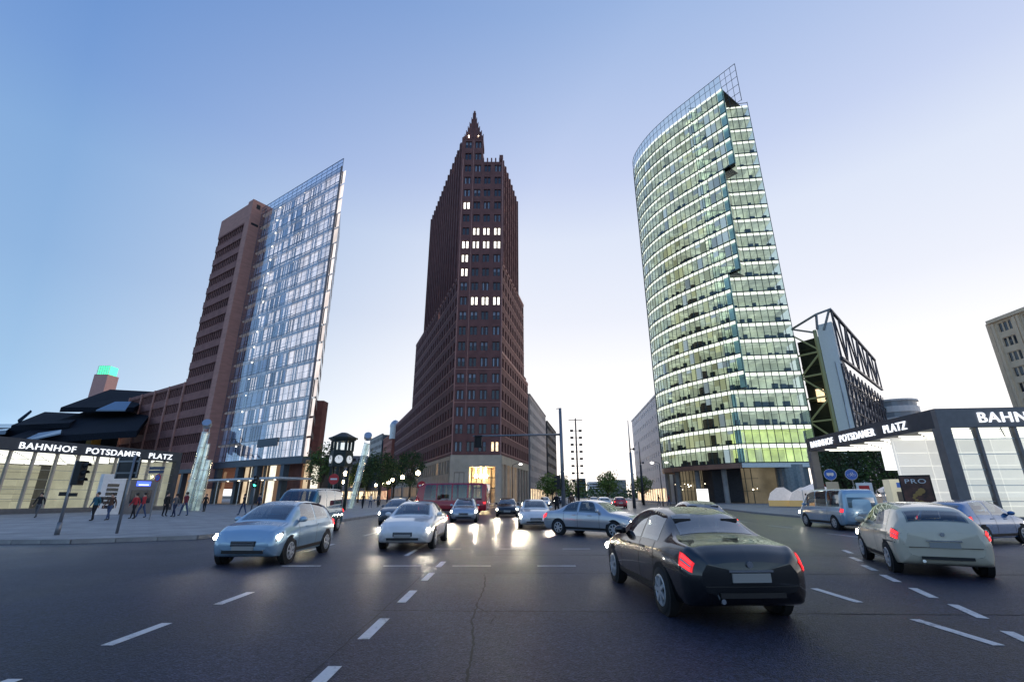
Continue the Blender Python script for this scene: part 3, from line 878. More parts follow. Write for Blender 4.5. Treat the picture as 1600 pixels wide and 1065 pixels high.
    for k in range(nf):
        use = [i for i in range(n) if not (C[i + 1].x / C[i + 1].y > lims(k) and C[i + 1].y < 105)]
        for i in use:
            a, b = C[i], C[i + 1]
            d = (b - a).normalized(); nrm = Vector((-d.y, d.x))
            bay(a, b, k, nrm, i / n, 2 if i == use[-1] else True); last = b
        # return of the curved screen at its free edge
        z = Z0 + k * fh
        fr.bar((*last, z), (*last, z + fh), .12, .12)
        q = last + Vector((.5, .9)) * (1.0 if k < 18 else 1.5)
        rt = MB().quad((0, 0, .1), ((q - last).length, 0, .1), ((q - last).length, 0, fh - .06), (0, 0, fh - .06))
        panes.append((rt, (last.x - off.x, last.y - off.y, z), ang_of(last, q), .004))
        fr.bar((*last, z + .03), (*q, z + .03), .10, .14)
        tb.quad((*(last + Vector((-.1, .12))), z), (*(q + Vector((-.1, .1))), z), (*(q + Vector((-.1, .1))), z + fh), (*(last + Vector((-.1, .12))), z + fh))
        if k in (4, 11, 18):                               # dark soffit under each step of the screen
            dk.quad((*last, z), (*(last + Vector((-1.6, 2.3))), z), (*(q + Vector((-1.6, 2.3))), z), (*q, z))
    # flat wing to the right
    a0, a1 = Vector((46.6, 97.9)), Vector((61.2, 96.0))
    nb = 10
    for k in range(nf):
        for i in range(nb):
            a, b = a0 + (a1 - a0) * i / nb, a0 + (a1 - a0) * (i + 1) / nb
            d = (b - a).normalized(); bay(a, b, k, Vector((-d.y, d.x)), i / nb, False)
        z = Z0 + k * fh
        fr.bar((*a1, z), (*a1, z + fh), .1, .1)
        e2 = a1 + Vector((2.0, 12))
        panes.append((MB().quad((0, 0, .1), ((e2 - a1).length, 0, .1), ((e2 - a1).length, 0, fh - .06), (0, 0, fh - .06)), (a1.x - off.x, a1.y - off.y, z), ang_of(a1, e2), .004))
    # transom strips : lit band at the head of every floor
    scatter(root, 'pane', panes, M['tower_glass'])
    scatter(root, 'lit_transom', trans, M['frit'])
    # outer glass over the transoms reads as one skin
    P(fr, 'facade_frame', M['green_frame'])
    P(tb, 'screen_backing', mat('teal_backing', (.16, .28, .30), .25, emit=(.45, .8, .85), estr=.14, var=.4, vscale=.3)); P(fl, 'floor_slab', M['concrete']); P(rc, 'office_ceiling', M['ceiling_lit']); P(rw, 'office_wall', M['wall_lit'])
    P(bp, 'roller_blind', M['blind_pale']); P(by, 'roller_blind', M['blind_yellow']); P(dk, 'office_furniture', M['office_dark']); P(gr, 'lobby_wall', M['green_room'])
    # roof and the free glass rim
    ZT = Z0 + nf * fh
    rf = MB()
    inner = [tuple(c + Vector((.5, .6))) for c in C if c.x / c.y < .579 or c.y > 105]
    rf.prism(inner + [(61.0, 97.5), (63, 110), (60, 128)], ZT - .2, ZT + .1)
    for kk in (0,):
        rf.prism([(44.5, 108), (52, 104), (61, 103), (62, 112), (56, 124), (45, 122)], .2, ZT - .2)
    P(rf, 'roof', M['roofing'])
    rim = MB(); rp = []
    for i in range(6, n):
        a, b = C[i], C[i + 1]
        t = (i - 6) / (n - 6)
        h = 3.1 + .9 * t
        rim.bar((*a, ZT), (*a, ZT + h), .07); rim.bar((*a, ZT + h), (*b, ZT + h), .1); rim.bar((*a, ZT + h * .5), (*b, ZT + h * .5), .06)
        if b.x / b.y < .58 or b.y > 105:
            A = ang_of(a, b); m = (a + b) / 2
            rp.append((MB().quad((-.7, 0, .05), (.7, 0, .05), (.7, 0, h - .05), (-.7, 0, h - .05)), (m.x - off.x, m.y - off.y, ZT), A, 1))
        else:
            for j in range(4): rim.bar((*a, ZT - 2.4 * j), (*b, ZT - 2.4 * j), .08)
            rim.bar((*a, ZT - 7.4), (*a, ZT), .07)
    e = C[-1]
    rim.bar((*e, ZT - 7.4), (*e, ZT + 4.0), .1)
    P(rim, 'roof_rim_frame', M['green_frame']); scatter(root, 'rim_pane', rp, M['tower_glass'])
    r2 = MB()
    r2.bar((*a0, ZT + .6), (*a1, ZT + .6), .12); r2.bar((*a1, ZT), (*a1, ZT + .9), .1)
    P(r2, 'roof_rail', M['green_frame'])
    # copper edged soffit and ground floor
    edge = [c for c in C if c.x / c.y < .489 or c.y > 105]
    so = MB(); o2 = [c + Vector((-.25, -.35)) for c in edge]
    for a, b in zip(o2[:-1], o2[1:]): so.prism([tuple(a), tuple(b), tuple(b + Vector((1.5, 1.2))), tuple(a + Vector((1.5, 1.2)))], 7.0, 7.95)
    P(so, 'copper_edge', mat('copper_edge', (.34, .2, .15), .45, .3, var=.2, vscale=.4))
    P(MB().prism([(a0.x - .2, a0.y - .6), (a1.x + .6, a1.y - .6), (a1.x + 1.4, a1.y + 4), (a0.x, a0.y + 2)], 7.05, 7.9), 'soffit_edge', M['steel'])
    P(MB().prism([tuple(c + Vector((.4, .5))) for c in edge] + [(60.9, 97), (63, 110), (60, 128)], 7.6, 7.98), 'soffit', M['roofing'])
    for i in range(1, len(edge), 5):
        c = edge[i] + Vector((1.5, 1.6))
        P(MB().tube((*c, .12), (*c, 7.6), .55, n=14), 'column', M['concrete'])
    P(MB().tube((57.0, 98.8, .12), (57.0, 98.8, 7.6), 3.0, n=28), 'drum', mat('drum_glass', (.16, .20, .22), .2, spec=.7, var=.15))
    lob = MB()
    lp = [edge[i] + Vector((4.6, 4.4)) for i in range(0, len(edge), 2)]
    for a, b in zip(lp[:-1], lp[1:]): lob.quad((*a, .15), (*b, .15), (*b, 7.6), (*a, 7.6))
    lob.quad((*lp[-1], .15), (62.5, 103, .15), (62.5, 103, 7.6), (*lp[-1], 7.6))
    P(lob, 'lobby_wall', mat('lobby_wall', (.10, .09, .07), .3, emit=(1, .82, .52), estr=.10, var=.45, vscale=.22))
    lm = MB()
    for a, b in zip(lp[:-1], lp[1:]):
        for t in (0, .5):
            c = a + (b - a) * t + Vector((-.1, -.12)); lm.bar((*c, .15), (*c, 7.6), .12)
        for z in (2.6, 5.1): lm.bar((*(a + Vector((-.1, -.12))), z), (*(b + Vector((-.1, -.12))), z), .09)
    P(lm, 'lobby_frame', M['green_frame'])
    for i in range(26):
        t = rnd.random() * (len(lp) - 1.01); j = int(t); c = lp[j] + (lp[j + 1] - lp[j]) * (t - j) + Vector((-.5, -.6))
        MB().ball((c.x, c.y, rnd.uniform(2.6, 4.6)), rnd.uniform(.07, .17), 8).build('lobby_lamp', M['lamp_soft'], root, -off)
glass_tower()

# ---------- trussed steel and glass block behind the tower
M['truss_dark'] = mat('dark_truss', (0.05, 0.052, 0.07), 0.5, 0.3)
M['truss_green'] = mat('green_truss', (0.28, 0.30, 0.17), 0.6, emit=(.85, .95, .45), estr=.03)
def truss_block():
    L0, L1, Cn, D = Vector((66.4, 104.6)), Vector((69.4, 100.2)), Vector((71.2, 97.6)), Vector((108, 134.5))
    root = thing('truss_block', 'white walled building hung on black and olive steel trusses', 'building', (72, 99, 0))
    off = Vector(root.location)
    def P(mb, name, m): return mb.build(name, m, root, -off)
    P(MB().prism([tuple(L1), tuple(Cn), tuple(Cn + Vector((1.4, 1.4))), tuple(L1 + Vector((1.4, 1.2)))], .1, 38.5), 'end_wall', mat('bright_white_wall', (.88, .88, .88), .6, var=.03))
    # olive lattice
    bays, zt = 7, 39.5
    for i in range(bays):
        z = 2 + i * (zt - 4) / bays; z1 = z + (zt - 4) / bays
        b = MB().bar((*L0, z), (*(L1 if i % 2 else L0), z1), .3)
        c = [(*L0, z), (*L1, z1)] if i % 2 else [(*L1, z), (*L0, z1)]
        P(MB().bar(c[0], c[1], .32), 'brace', M['truss_green']); P(MB().bar((*L0, z), (*L1, z), .34), 'rail', M['truss_green'])
    for q in (L0, L1 - Vector((.3, -.4))): P(MB().bar((*q, .1), (*q, zt - 2), .55), 'post', M['truss_green'])
    ib = MB()
    for i in range(9): ib.prism([tuple(L0 + Vector((2, 2))), tuple(L1 + Vector((1.6, 1.4))), tuple(L1 + Vector((5, 6))), tuple(L0 + Vector((6, 7)))], 2 + i * 4, 2.4 + i * 4)
    P(ib, 'floor', mat('olive_floor', (.05, .055, .03), .8))
    P(MB().quad((*(L0 + Vector((2.2, 2.2))), .1), (*(L1 + Vector((1.6, 1.6))), .1), (*(L1 + Vector((1.6, 1.6))), 36.5), (*(L0 + Vector((2.2, 2.2))), 36.5)), 'dark_backing', mat('olive_dark', (.03, .034, .02), .7, var=.5, vscale=.4))
    P(MB().box(68.6, 70.6, 103.4, 103.8, 21.6, 24.4), 'lit_room', M['room_warm'])
    for a, b in (((66.2, 104.2, 39), (69.6, 99.6, 41)), ((69.6, 99.6, 41), (71.6, 97.2, 41.4)), ((69.6, 99.6, 41), (69.4, 100, 37.5)), ((71.2, 97.6, 41), (70.2, 99, 37)), ((66.2, 104.2, 39), (69.2, 100.4, 36.8))):
        P(MB().bar(a, b, .38), 'head_beam', M['grey_metal'])
    # dark face: big truss above, diamond grid below, pale glazing behind
    u = D - Cn; n = Vector((u.y, -u.x)).normalized()
    def pt(s, z, d=0.0):
        q = Cn + u * s + n * d
        return (q.x, q.y, z)
    topz = lambda s: 41.0 - 1.0 * s
    low = lambda s: 30.0 + 1.0 * s
    wall = MB()
    for i in range(24):
        for k in range(9):
            z = 1.5 + k * 3.1; s0, s1 = i / 24, (i + .86) / 24
            wall.quad(pt(s0, z, -.9), pt(s1, z, -.9), pt(s1, z + 2.7, -.9), pt(s0, z + 2.7, -.9), 1 if rnd.random() < .30 else 0)
    P(wall, 'glazing', [mat('pale_panel', (.78, .75, .76), .3, spec=.7), M['dark_pane']])
    P(MB().quad(pt(0, .1, -1.0), pt(1, .1, -1.0), pt(1, 29.5, -1.0), pt(0, 29.5, -1.0)).add([pt(.01, 29.5, -1.0), pt(.27, 29.5, -1.0), pt(.01, 39, -1.0)], [(0, 1, 2)]), 'rear_wall', M['truss_dark'])
    N = 8
    for i in range(N + 1):
        s = i / N
        P(MB().bar(pt(s, low(s), .4), pt(s, topz(s), .4), .26), 'truss_post', M['truss_dark'])
        if i < N:
            s1 = (i + 1) / N
            P(MB().bar(pt(s, topz(s), .4), pt(s1, topz(s1), .4), .55), 'truss_chord', M['truss_dark'])
            P(MB().bar(pt(s, low(s), .4), pt(s1, low(s1), .4), .55), 'truss_chord', M['truss_dark'])
            a, b = (pt(s, low(s), .4), pt(s1, topz(s1), .4)) if i % 2 else (pt(s, topz(s), .4), pt(s1, low(s1), .4))
            P(MB().bar(a, b, .3), 'truss_diagonal', M['truss_dark'])
    for i in range(12):
        for k in range(8):
            s, s1 = i / 12, (i + 1) / 12; z = 2 + k * 3.35
            P(MB().bar(pt(s, z, .1), pt(s1, z + 3.35, .1), .20), 'grid_bar', M['truss_dark'])
            P(MB().bar(pt(s, z + 3.35, .1), pt(s, z, .1), .26), 'grid_post', M['truss_dark'])
            if k % 2: P(MB().bar(pt(s, z, .1), pt(s1, z, .1), .2), 'grid_rail', M['truss_dark'])
    P(MB().prism([(78, 108), (108, 136), (100, 150), (74, 120)], .1, 22), 'inner_block', M['roofing'])
    # rounded pale block behind
    rb = thing('round_block', 'pale rounded office block rising behind the black truss', 'building', (113, 138, 0))
    for k in range(8):
        z = 2 + k * 3.2
        MB().lathe([(6.2, z), (6.2, z + 1.7), (5.9, z + 1.7), (5.9, z + 3.2), (6.2, z + 3.2)], n=28).build('storey', M['white_paint'], rb)
        MB().lathe([(5.95, z + 1.7), (5.95, z + 3.2)], n=28).build('window_band', mat('pale_glass', (.3, .34, .38), .15) if k == 0 else bpy.data.materials['pale_glass'], rb)
    MB().lathe([(6.3, 27.6), (6.3, 28.1), (0.1, 28.4)], n=28).build('roof', M['white_paint'], rb)
truss_block()

# ---------- cream stone block at the right
M['cream_stone'] = mat('cream_stone', (0.90, 0.68, 0.46), 0.8, var=0.1, vscale=0.5, bump=0.1)
def cream_block():
    a, b = (109.2, 100.0), (108.0, 66.0)
    A = ang_of(a, b); root = thing('cream_block', 'cream stone office block with triple windows between pilasters', 'building', (a[0], a[1], 0), A)
    fh, nf, nb = 3.4, 11, 6
    bw = 34 / nb
    w = MB()
    tri = window_mb(3.0, 2.1, 0, .1, 1)
    for x in (-.55, .55): tri.box(x - .16, x + .16, -.02, .12, .1, 2.0)
    me = tri.mesh('window', [M['cream_stone'], M['dark_pane']])
    mb, ws = facade_wall(34, 1.4, nf, fh, nb, 3.0, 2.1, .8)
    for i in range(nb + 1): mb.box(max(0, i * bw - .7), i * bw - .12, -.3, 0, 1.4, 38.6); mb.box(i * bw + .12, i * bw + .7, -.3, 0, 1.4, 38.6)
    mb.box(-.5, 34, -.5, .6, 38.8, 39.6)
    mb.build('wall', M['cream_stone'], root)
    for x, z in ws: inst(me, 'window', root, (x, .2, z))
    MB().box(-1.6, 34, .36, 20, .1, 39.2).build('inner_block', M['cream_stone'], root)
cream_block()

# ---------- station pavilions
def text_mesh(s, size, depth=.05):
    cu = bpy.data.curves.new('txt', 'FONT'); cu.body = s; cu.size = size; cu.extrude = depth; cu.offset = size * .004
    cu.align_x = 'LEFT'; cu.space_character = 1.12
    o = bpy.data.objects.new('txt', cu); col.objects.link(o)
    dg = bpy.context.evaluated_depsgraph_get()
    me = bpy.data.meshes.new_from_object(o.evaluated_get(dg))
    bpy.data.objects.remove(o); bpy.data.curves.remove(cu)
    return me
def letters(root, words, x0, x1, y, z, size, mt=None, name='lettering'):
    """words spread from x0 to x1 along a wall that faces -y of root, baseline z"""
    ms = [text_mesh(w, size) for w in words]
    ws = [max(v.co.x for v in m.vertices) for m in ms]
    gap = size * 1.0
    tot = sum(ws) + gap * (len(ws) - 1)
    k = (x1 - x0) / tot; x = x0
    for m, w in zip(ms, ws):
        m.transform(Matrix.Scale(k, 4, (1, 0, 0)))
        m.materials.clear(); m.materials.append(mt or M['letter'])
        o = inst(m, name, root, (x, y, z)); o.rotation_euler = (R(90), 0, 0)
        x += (w + gap) * k
M['fascia'] = mat('fascia_steel', (0.045, 0.055, 0.075), 0.45, 0.3, var=0.1)
M['fascia_grey'] = mat('fascia_grey', (0.16, 0.16, 0.17), 0.45, 0.3, var=0.1)
M['strip'] = glow('light_strip', (1.0, 0.97, 0.86), 1.35)
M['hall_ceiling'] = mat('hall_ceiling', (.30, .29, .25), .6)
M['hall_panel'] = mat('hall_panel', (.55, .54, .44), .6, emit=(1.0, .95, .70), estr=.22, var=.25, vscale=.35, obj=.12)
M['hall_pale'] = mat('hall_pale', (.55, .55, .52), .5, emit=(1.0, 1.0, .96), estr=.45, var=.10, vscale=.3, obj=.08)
M['hall_glass'] = glass('hall_glass', (0.93, 0.96, 0.95), (0.9, 0.95, 1), 0.05, 0.7, 4, 0.02)
def pavilion(label, O, ang, W, D, facia, panel, words_front, words_side, open_side, mull):
    root = thing('station_pavilion', label, 'station entrance', (O[0], O[1], 0), ang)
    H0, H1 = 5.4, 6.5
    def L(mb, n, m): return mb.build(n, m, root)
    L(MB().box(0, W, 0, .35, H0, H1), 'fascia', facia[0]); L(MB().box(0, .35, .35, D, H0, H1), 'fascia', facia[1])
    L(MB().box(.35, W, D - .35, D, H0, H1), 'fascia', facia[0]); L(MB().box(W - .35, W, .35, D - .35, H0, H1), 'fascia', facia[0])
    L(MB().box(.2, W - .2, .2, D - .2, H1 - .25, H1 - .05), 'roof', M['roofing'])
    L(MB().box(.35, W - .35, .35, D - .35, H0 + .04, H0 + .16), 'ceiling', M['hall_ceiling'])
    me = MB().box(-.72, .72, -.06, .06, 0, .07).mesh('light_strip', M['strip'])
    r = 0; y = .7
    while y < D - .5:
        x = .6 + (r % 2) * .8 + .72
        while x < W - .9:
            inst(me, 'light_strip', root, (x, y, H0 - .04)); x += 1.62
        y += .95 if D < 18 else 1.2; r += 1
    for x, y in ((.25, .25), (W - .25, .25), (.25, D - .25), (W - .25, D - .25)):
        L(MB().box(x - .3, x + .3, y - .3, y + .3, .12, H0), 'column', facia[0])
    n = int(round(W / mull))
    gm = MB().quad((.05, 0, .5), (W / n - .05, 0, .5), (W / n - .05, 0, H0), (.05, 0, H0)).mesh('pane', M['hall_glass'])
    for i in range(n):
        inst(gm, 'pane', root, (i * W / n, .18, 0))
        if i: L(MB().box(i * W / n - .07, i * W / n + .07, .08, .42, .12, H0), 'mullion', facia[0] if open_side else M['limestone'])
    tb = MB()
    for z in (1.35, 2.2, 3.05, 3.9, 4.75): tb.box(.3, W - .3, .22, .27, z - .02, z + .02)
    L(tb, 'transom', M['steel'])
    L(MB().box(.3, W - .3, -.05, .5, .12, .55), 'plinth', M['fascia_grey'])
    # wall of panels: at the back of the closed hall, close behind the glass of the open one
    yb = 5.5 if open_side else D - .7; xs = .8 if open_side else .2
    pn = MB().box(.02, 1.98, -.05, .05, .02, .83)
    pm = pn.mesh('wall_panel', panel)
    for i in range(int((W - xs) / 2)):
        for k in range(6): inst(pm, 'wall_panel', root, (i * 2.0 + xs, yb, .15 + k * .85))
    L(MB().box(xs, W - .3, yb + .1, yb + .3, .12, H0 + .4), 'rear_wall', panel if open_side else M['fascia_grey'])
    if not open_side: L(MB().quad((W - .3, .4, .15), (W - .3, yb, .15), (W - .3, yb, H0), (W - .3, .4, H0)), 'end_wall', panel)
    if words_front: letters(root, *words_front)
    return root
# left pavilion, front facing the square
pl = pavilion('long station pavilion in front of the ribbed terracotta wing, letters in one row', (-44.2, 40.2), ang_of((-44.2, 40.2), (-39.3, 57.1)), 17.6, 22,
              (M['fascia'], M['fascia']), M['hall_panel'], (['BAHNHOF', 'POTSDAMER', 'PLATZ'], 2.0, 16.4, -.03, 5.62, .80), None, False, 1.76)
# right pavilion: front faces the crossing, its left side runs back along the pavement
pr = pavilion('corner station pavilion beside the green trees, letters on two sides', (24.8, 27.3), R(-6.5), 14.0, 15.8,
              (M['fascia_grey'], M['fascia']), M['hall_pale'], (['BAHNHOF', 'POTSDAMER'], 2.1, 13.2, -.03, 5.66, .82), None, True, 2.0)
def side_letters(root):
    words = ['BAHNHOF', 'POTSDAMER', 'PLATZ']
    ms = [text_mesh(w, .74) for w in words]
    ws = [max(v.co.x for v in m.vertices) for m in ms]; gap = 1.0
    k = 12.4 / (sum(ws) + 2 * gap); y = 15.0
    for m, w in zip(ms, ws):
        m.transform(Matrix.Scale(k, 4, (1, 0, 0)))
        m.materials.clear(); m.materials.append(M['letter'])
        o = inst(m, 'lettering', root, (-.03, y, 5.66)); o.rotation_euler = (R(90), 0, R(-90))
        y -= (w + gap) * k
side_letters(pr)
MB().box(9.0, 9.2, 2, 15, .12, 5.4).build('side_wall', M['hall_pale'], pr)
MB().box(1.5, 3.6, 8.0, 8.2, 3.4, 4.9).build('lit_panel', glow('lit_panel', (1, .99, .95), 1.0), pr)

# ---------- far left: dark layered roofs and the chimney with the green cube
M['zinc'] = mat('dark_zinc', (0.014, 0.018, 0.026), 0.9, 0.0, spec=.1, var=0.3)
M['blue_glazing'] = mat('blue_glazing', (0.05, 0.12, 0.22), 0.12, spec=.8, island=.4)
def roof_block():
    root = thing('layered_roof_building', 'low building with layered dark zinc roofs and glazing', 'building', (-150, 135, 0))
    off = Vector(root.location)
    def slab(pts, t, m, nm):
        q = [at_y(px, py, Y) for px, py, Y in pts]
        mb = MB(); n = len(q)
        mb.add([tuple(p) for p in q] + [tuple(p - Vector((0, 0, t))) for p in q], [tuple(range(n)), tuple(range(n, 2 * n))[::-1]] + [(i, (i + 1) % n, n + (i + 1) % n, n + i) for i in range(n)])
        return mb.build(nm, m, root, -off)
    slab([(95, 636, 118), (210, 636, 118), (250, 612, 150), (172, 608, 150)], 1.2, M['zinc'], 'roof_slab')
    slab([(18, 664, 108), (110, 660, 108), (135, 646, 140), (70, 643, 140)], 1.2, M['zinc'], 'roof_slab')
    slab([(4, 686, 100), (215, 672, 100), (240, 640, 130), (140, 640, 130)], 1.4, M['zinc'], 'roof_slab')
    slab([(-60, 676, 125), (10, 672, 125), (24, 662, 150), (-40, 662, 150)], 1.0, M['blue_glazing'], 'roof_light')
    slab([(150, 640, 112), (196, 640, 112), (205, 627, 116), (180, 627, 116)], .3, M['blue_glazing'], 'roof_light')
    slab([(30, 690, 97), (95, 676, 99), (96, 671, 102), (60, 676, 101)], .3, M['blue_glazing'], 'roof_light')
    slab([(28, 655, 104), (48, 640, 106), (50, 642, 108), (30, 660, 106)], .3, M['blue_glazing'], 'roof_light')
    def face(px0, px1, pt, pb, Y, m, nm, dep=8):
        a, b = at_y(px0, pb, Y), at_y(px1, pt, Y)
        return MB().box(a.x, b.x, Y, Y + dep, a.z, b.z).build(nm, m, root, -off)
    face(145, 228, 622, 648, 148, M['blue_glazing'], 'clerestory'); face(180, 228, 632, 645, 147, M['room_warm'], 'lit_window', 1)
    face(70, 120, 646, 662, 139, M['blue_glazing'], 'clerestory'); face(84, 104, 647, 654, 137, M['room_warm'], 'lit_window', 1)
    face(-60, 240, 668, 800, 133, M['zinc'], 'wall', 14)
    face(126, 150, 664, 720, 128, mat('ochre_panel', (.22, .15, .03), .6, var=.2), 'ochre_wall', 3)
    for i in range(9):
        p = at_y(153 + i * 5 + rnd.uniform(-1, 1), 667 + rnd.uniform(0, 8), 127)
        MB().ball(tuple(p), .3, 6).build('lamp', M['lamp_soft'], root, -off)
    for i in range(8):
        face(62 + i * 4.5, 64.5 + i * 4.5, 677, 690, 128, M['blue_glazing'], 'glazing_bar', 1)
roof_block()
def chimney():
    p = at_y(160, 612, 210); q = at_y(160, 587, 210); t = at_y(161, 573.5, 210)
    r = thing('cube_topped_tower', 'slim terracotta shaft topped by a glowing green cube', 'tower', (p.x, p.y, 0))
    MB().box(-3.1, 3.1, -3.1, 3.1, 0, q.z).build('shaft', mat('pink_terracotta', (.6, .34, .30), .8, var=.1), r)
    MB().box(-2.4, 2.4, -2.4, 2.4, q.z, t.z).build('glowing_cube', glow('green_cube', (.08, .9, .45), 1.3, base=(.1, .5, .3)), r)
    fr = MB()
    for i in range(6):
        x = -2.6 + i * 1.04; z = q.z + (t.z - q.z) * i / 5
        fr.box(x - .08, x + .08, -2.65, -2.45, q.z, t.z); fr.box(-2.6, 2.6, -2.6, -2.42, z - .08, z + .08)
    fr.build('cube_frame', M['white_paint'], r)
chimney()

# ---------- houses along the streets behind
def street_block(name, label, a, b, z, nf, nc, ww, wh, wall, depth=14, trim=None, lit=.08, pane='dark_pane', fr='grey_metal', base=4.5, cat='building'):
    A = ang_of(a, b); W = math.hypot(b[0] - a[0], b[1] - a[1])
    root = thing(name, label, cat, (a[0], a[1], 0), A)
    fh = (z - base) / nf
    mb, ws = facade_wall(W, base, nf, fh, nc, ww, wh, fh * .28)
    mb.box(0, W, 0, .35, 3.6, base); mb.box(-.1, W + .1, -.2, .5, z, z + .5)
    mb.build('wall', wall, root)
    MB().box(0, W, .36, depth, 0, z).build('inner_block', wall, root)
    for i in range(int(W / 4) + 1): MB().box(min(W - .6, i * 4.0), min(W, i * 4.0 + .6), 0, .35, .1, 3.6).build('pier', wall, root)
    MB().quad((0, .3, .1), (W, .3, .1), (W, .3, 3.6), (0, .3, 3.6)).build('shop_front', M['room_warm'] if lit > .05 else M['dark_pane'], root)
    its = []
    wd, wl2 = window_mb(ww, wh, .06, .08, 1), window_mb(ww, wh, .06, .08, 2)
    for x, zz in ws:
        l = wpt(a, A, x, .2, zz)
        its.append((wl2 if rnd.random() < lit else wd, (x, .2, zz), 0, view_size(l, A, ww)))
    scatter(root, 'window', its, [M[fr], M[pane], M['room_warm']])
    return root
M['pale_stone'] = mat('pale_stone', (.36, .33, .33), .8, var=.12, vscale=.4)
M['salmon'] = mat('salmon_render', (.46, .17, .12), .8, var=.1)
M['grey_clad'] = mat('grey_cladding', (.78, .76, .77), .5, 0, var=.10, vscale=.5)
street_block('stone_office', 'pale stone office with small square windows beyond the brick tower', (5.4, 142), (13.2, 184), 31, 8, 14, 1.3, 1.6, M['pale_stone'])
street_block('banded_office', 'dark office with pale horizontal bands farther along the street', (14.2, 190), (21, 226), 30, 7, 12, 2.4, 1.5, M['roofing'], lit=.3)
street_block('grey_clad_hall', 'grey panel clad hall with few slit windows beside the curved tower', (48.5, 190), (42.5, 133), 30, 7, 16, 0.9, 1.3, M['grey_clad'], depth=30, lit=.12)
street_block('salmon_house', 'salmon rendered house with a domed corner turret down the tree lined street', (-60, 222), (-49.5, 196), 26, 7, 9, 1.3, 1.8, M['salmon'])
sh = [o for o in bpy.data.objects if o.name.startswith('salmon_house')][0]
MB().tube((26.5, 1, 24), (26.5, 1, 29), 2.0, n=16).lathe([(2.2, 29), (2.1, 30.0), (1.6, 31.0), (.9, 31.7), (.1, 32)], (26.5, 1, 0), 16).build('turret', [M['steel']], sh)
street_block('green_roofed_house', 'dark house with teal roof edge next to the salmon one', (-74, 248), (-61, 223), 29, 7, 9, 1.4, 1.7, M['slate_blue'], lit=.1)
street_block('rear_house', 'low grey house closing the tree lined street', (-92, 236), (-72, 240), 20, 5, 8, 1.4, 1.6, M['pale_stone'], lit=.1)
for i, (px, pw, pt, Y, c) in enumerate(((908, 14, 747, 420, 'blue_glazing'), (935, 30, 752, 520, 'grey_clad'), (965, 26, 749, 470, 'pale_stone'), (880, 16, 754, 480, 'grey_clad'))):
    t = at_y(px, pt, Y); w = pw * Y / 760
    fb = thing('far_office', ['slim blue glass office at the far end of the street', 'wide grey office at the far end of the street', 'pale office at the far end of the street', 'small grey office at the far end of the street behind the gantry'][i], 'building', (t.x, Y, 0))
    MB().box(-w / 2, w / 2, 0, 14, 0, t.z).build('wall', M[c], fb)
    for k in range(5): MB().box(-w / 2 + .5, w / 2 - .5, -.1, 0, t.z * (.15 + .16 * k), t.z * (.15 + .16 * k) + t.z * .08).build('window_band', M['dark_pane'], fb)

# ================================================================== VEHICLES
M['car_glass'] = glass('car_glass', (.50, .54, .53), (.95, .97, 1), .10, .95, 2.6, .01)
M['headlight'] = glow('headlight_glow', (1.0, 0.92, 0.78), 60)
M['taillight'] = glow('taillight_glow', (1.0, 0.010, 0.012), 6, base=(.4, .01, .01))
M['tail_off'] = mat('taillight_lens', (.28, .01, .015), .15, emit=(1, .03, .04), estr=.6)
M['chrome'] = mat('chrome', (.75, .76, .78), .12, 1.0)
M['plate'] = mat('number_plate', (.30, .30, .29), .4)
M['lamp_house'] = mat('lamp_housing', (.10, .10, .11), .08, .6, spec=.9)
M['reverse_lens'] = mat('reverse_lens', (.5, .45, .45), .15)
M['rim'] = mat('wheel_rim', (.50, .51, .53), .32, .35)
M['well'] = mat('wheel_well', (.008, .008, .009), .9)
def paint_mat(name, c, metal=.3):
    return mat('paint_' + name, c, .20, metal, coat=1.0, var=.05, vscale=2)
# stations: x, bottom, belt, top, half width, half roof width
SEDAN = [(-2.32, .42, .72, .80, .66, .55), (-2.27, .30, .80, .90, .78, .64), (-2.10, .24, .90, 1.00, .85, .70), (-1.70, .22, .94, 1.05, .88, .70), (-1.45, .21, .95, 1.13, .895, .64),
         (-1.0, .20, .95, 1.36, .90, .57), (-.5, .20, .94, 1.445, .90, .58), (0.05, .20, .93, 1.45, .90, .585), (.5, .20, .92, 1.36, .90, .60), (.85, .20, .91, 1.17, .90, .66), (1.12, .20, .89, 1.00, .895, .70),
         (1.55, .20, .84, .94, .885, .68), (1.95, .21, .76, .86, .86, .62), (2.2, .24, .66, .74, .80, .55), (2.29, .30, .58, .64, .72, .48), (2.33, .38, .52, .56, .62, .40)]
HATCH = [(-1.98, .42, .78, .90, .66, .58), (-1.94, .30, .88, 1.06, .78, .62), (-1.82, .24, .95, 1.22, .84, .60), (-1.5, .21, .97, 1.40, .86, .58), (-1.0, .20, .97, 1.47, .87, .58), (-.4, .20, .95, 1.50, .87, .585), (.1, .20, .94, 1.49, .87, .585),
         (.5, .20, .93, 1.40, .87, .60), (.9, .20, .92, 1.20, .87, .65), (1.2, .20, .90, 1.02, .865, .68), (1.55, .20, .84, .93, .85, .66), (1.8, .22, .74, .82, .80, .58), (1.9, .28, .62, .68, .72, .5), (1.94, .38, .54, .58, .62, .42)]
VAN = [(-2.45, .45, .95, 1.75, .82, .70), (-2.42, .32, 1.02, 1.90, .90, .76), (-2.2, .24, 1.06, 1.96, .94, .78), (-1.2, .22, 1.06, 1.98, .95, .79), (0, .22, 1.06, 1.98, .95, .79), (.9, .22, 1.05, 1.95, .95, .78), (1.25, .22, 1.04, 1.84, .95, .78), (1.65, .22, 1.02, 1.45, .945, .80),
       (1.95, .22, .99, 1.16, .93, .78), (2.25, .24, .88, 1.00, .88, .70), (2.42, .28, .72, .80, .80, .60), (2.48, .36, .60, .64, .70, .5)]
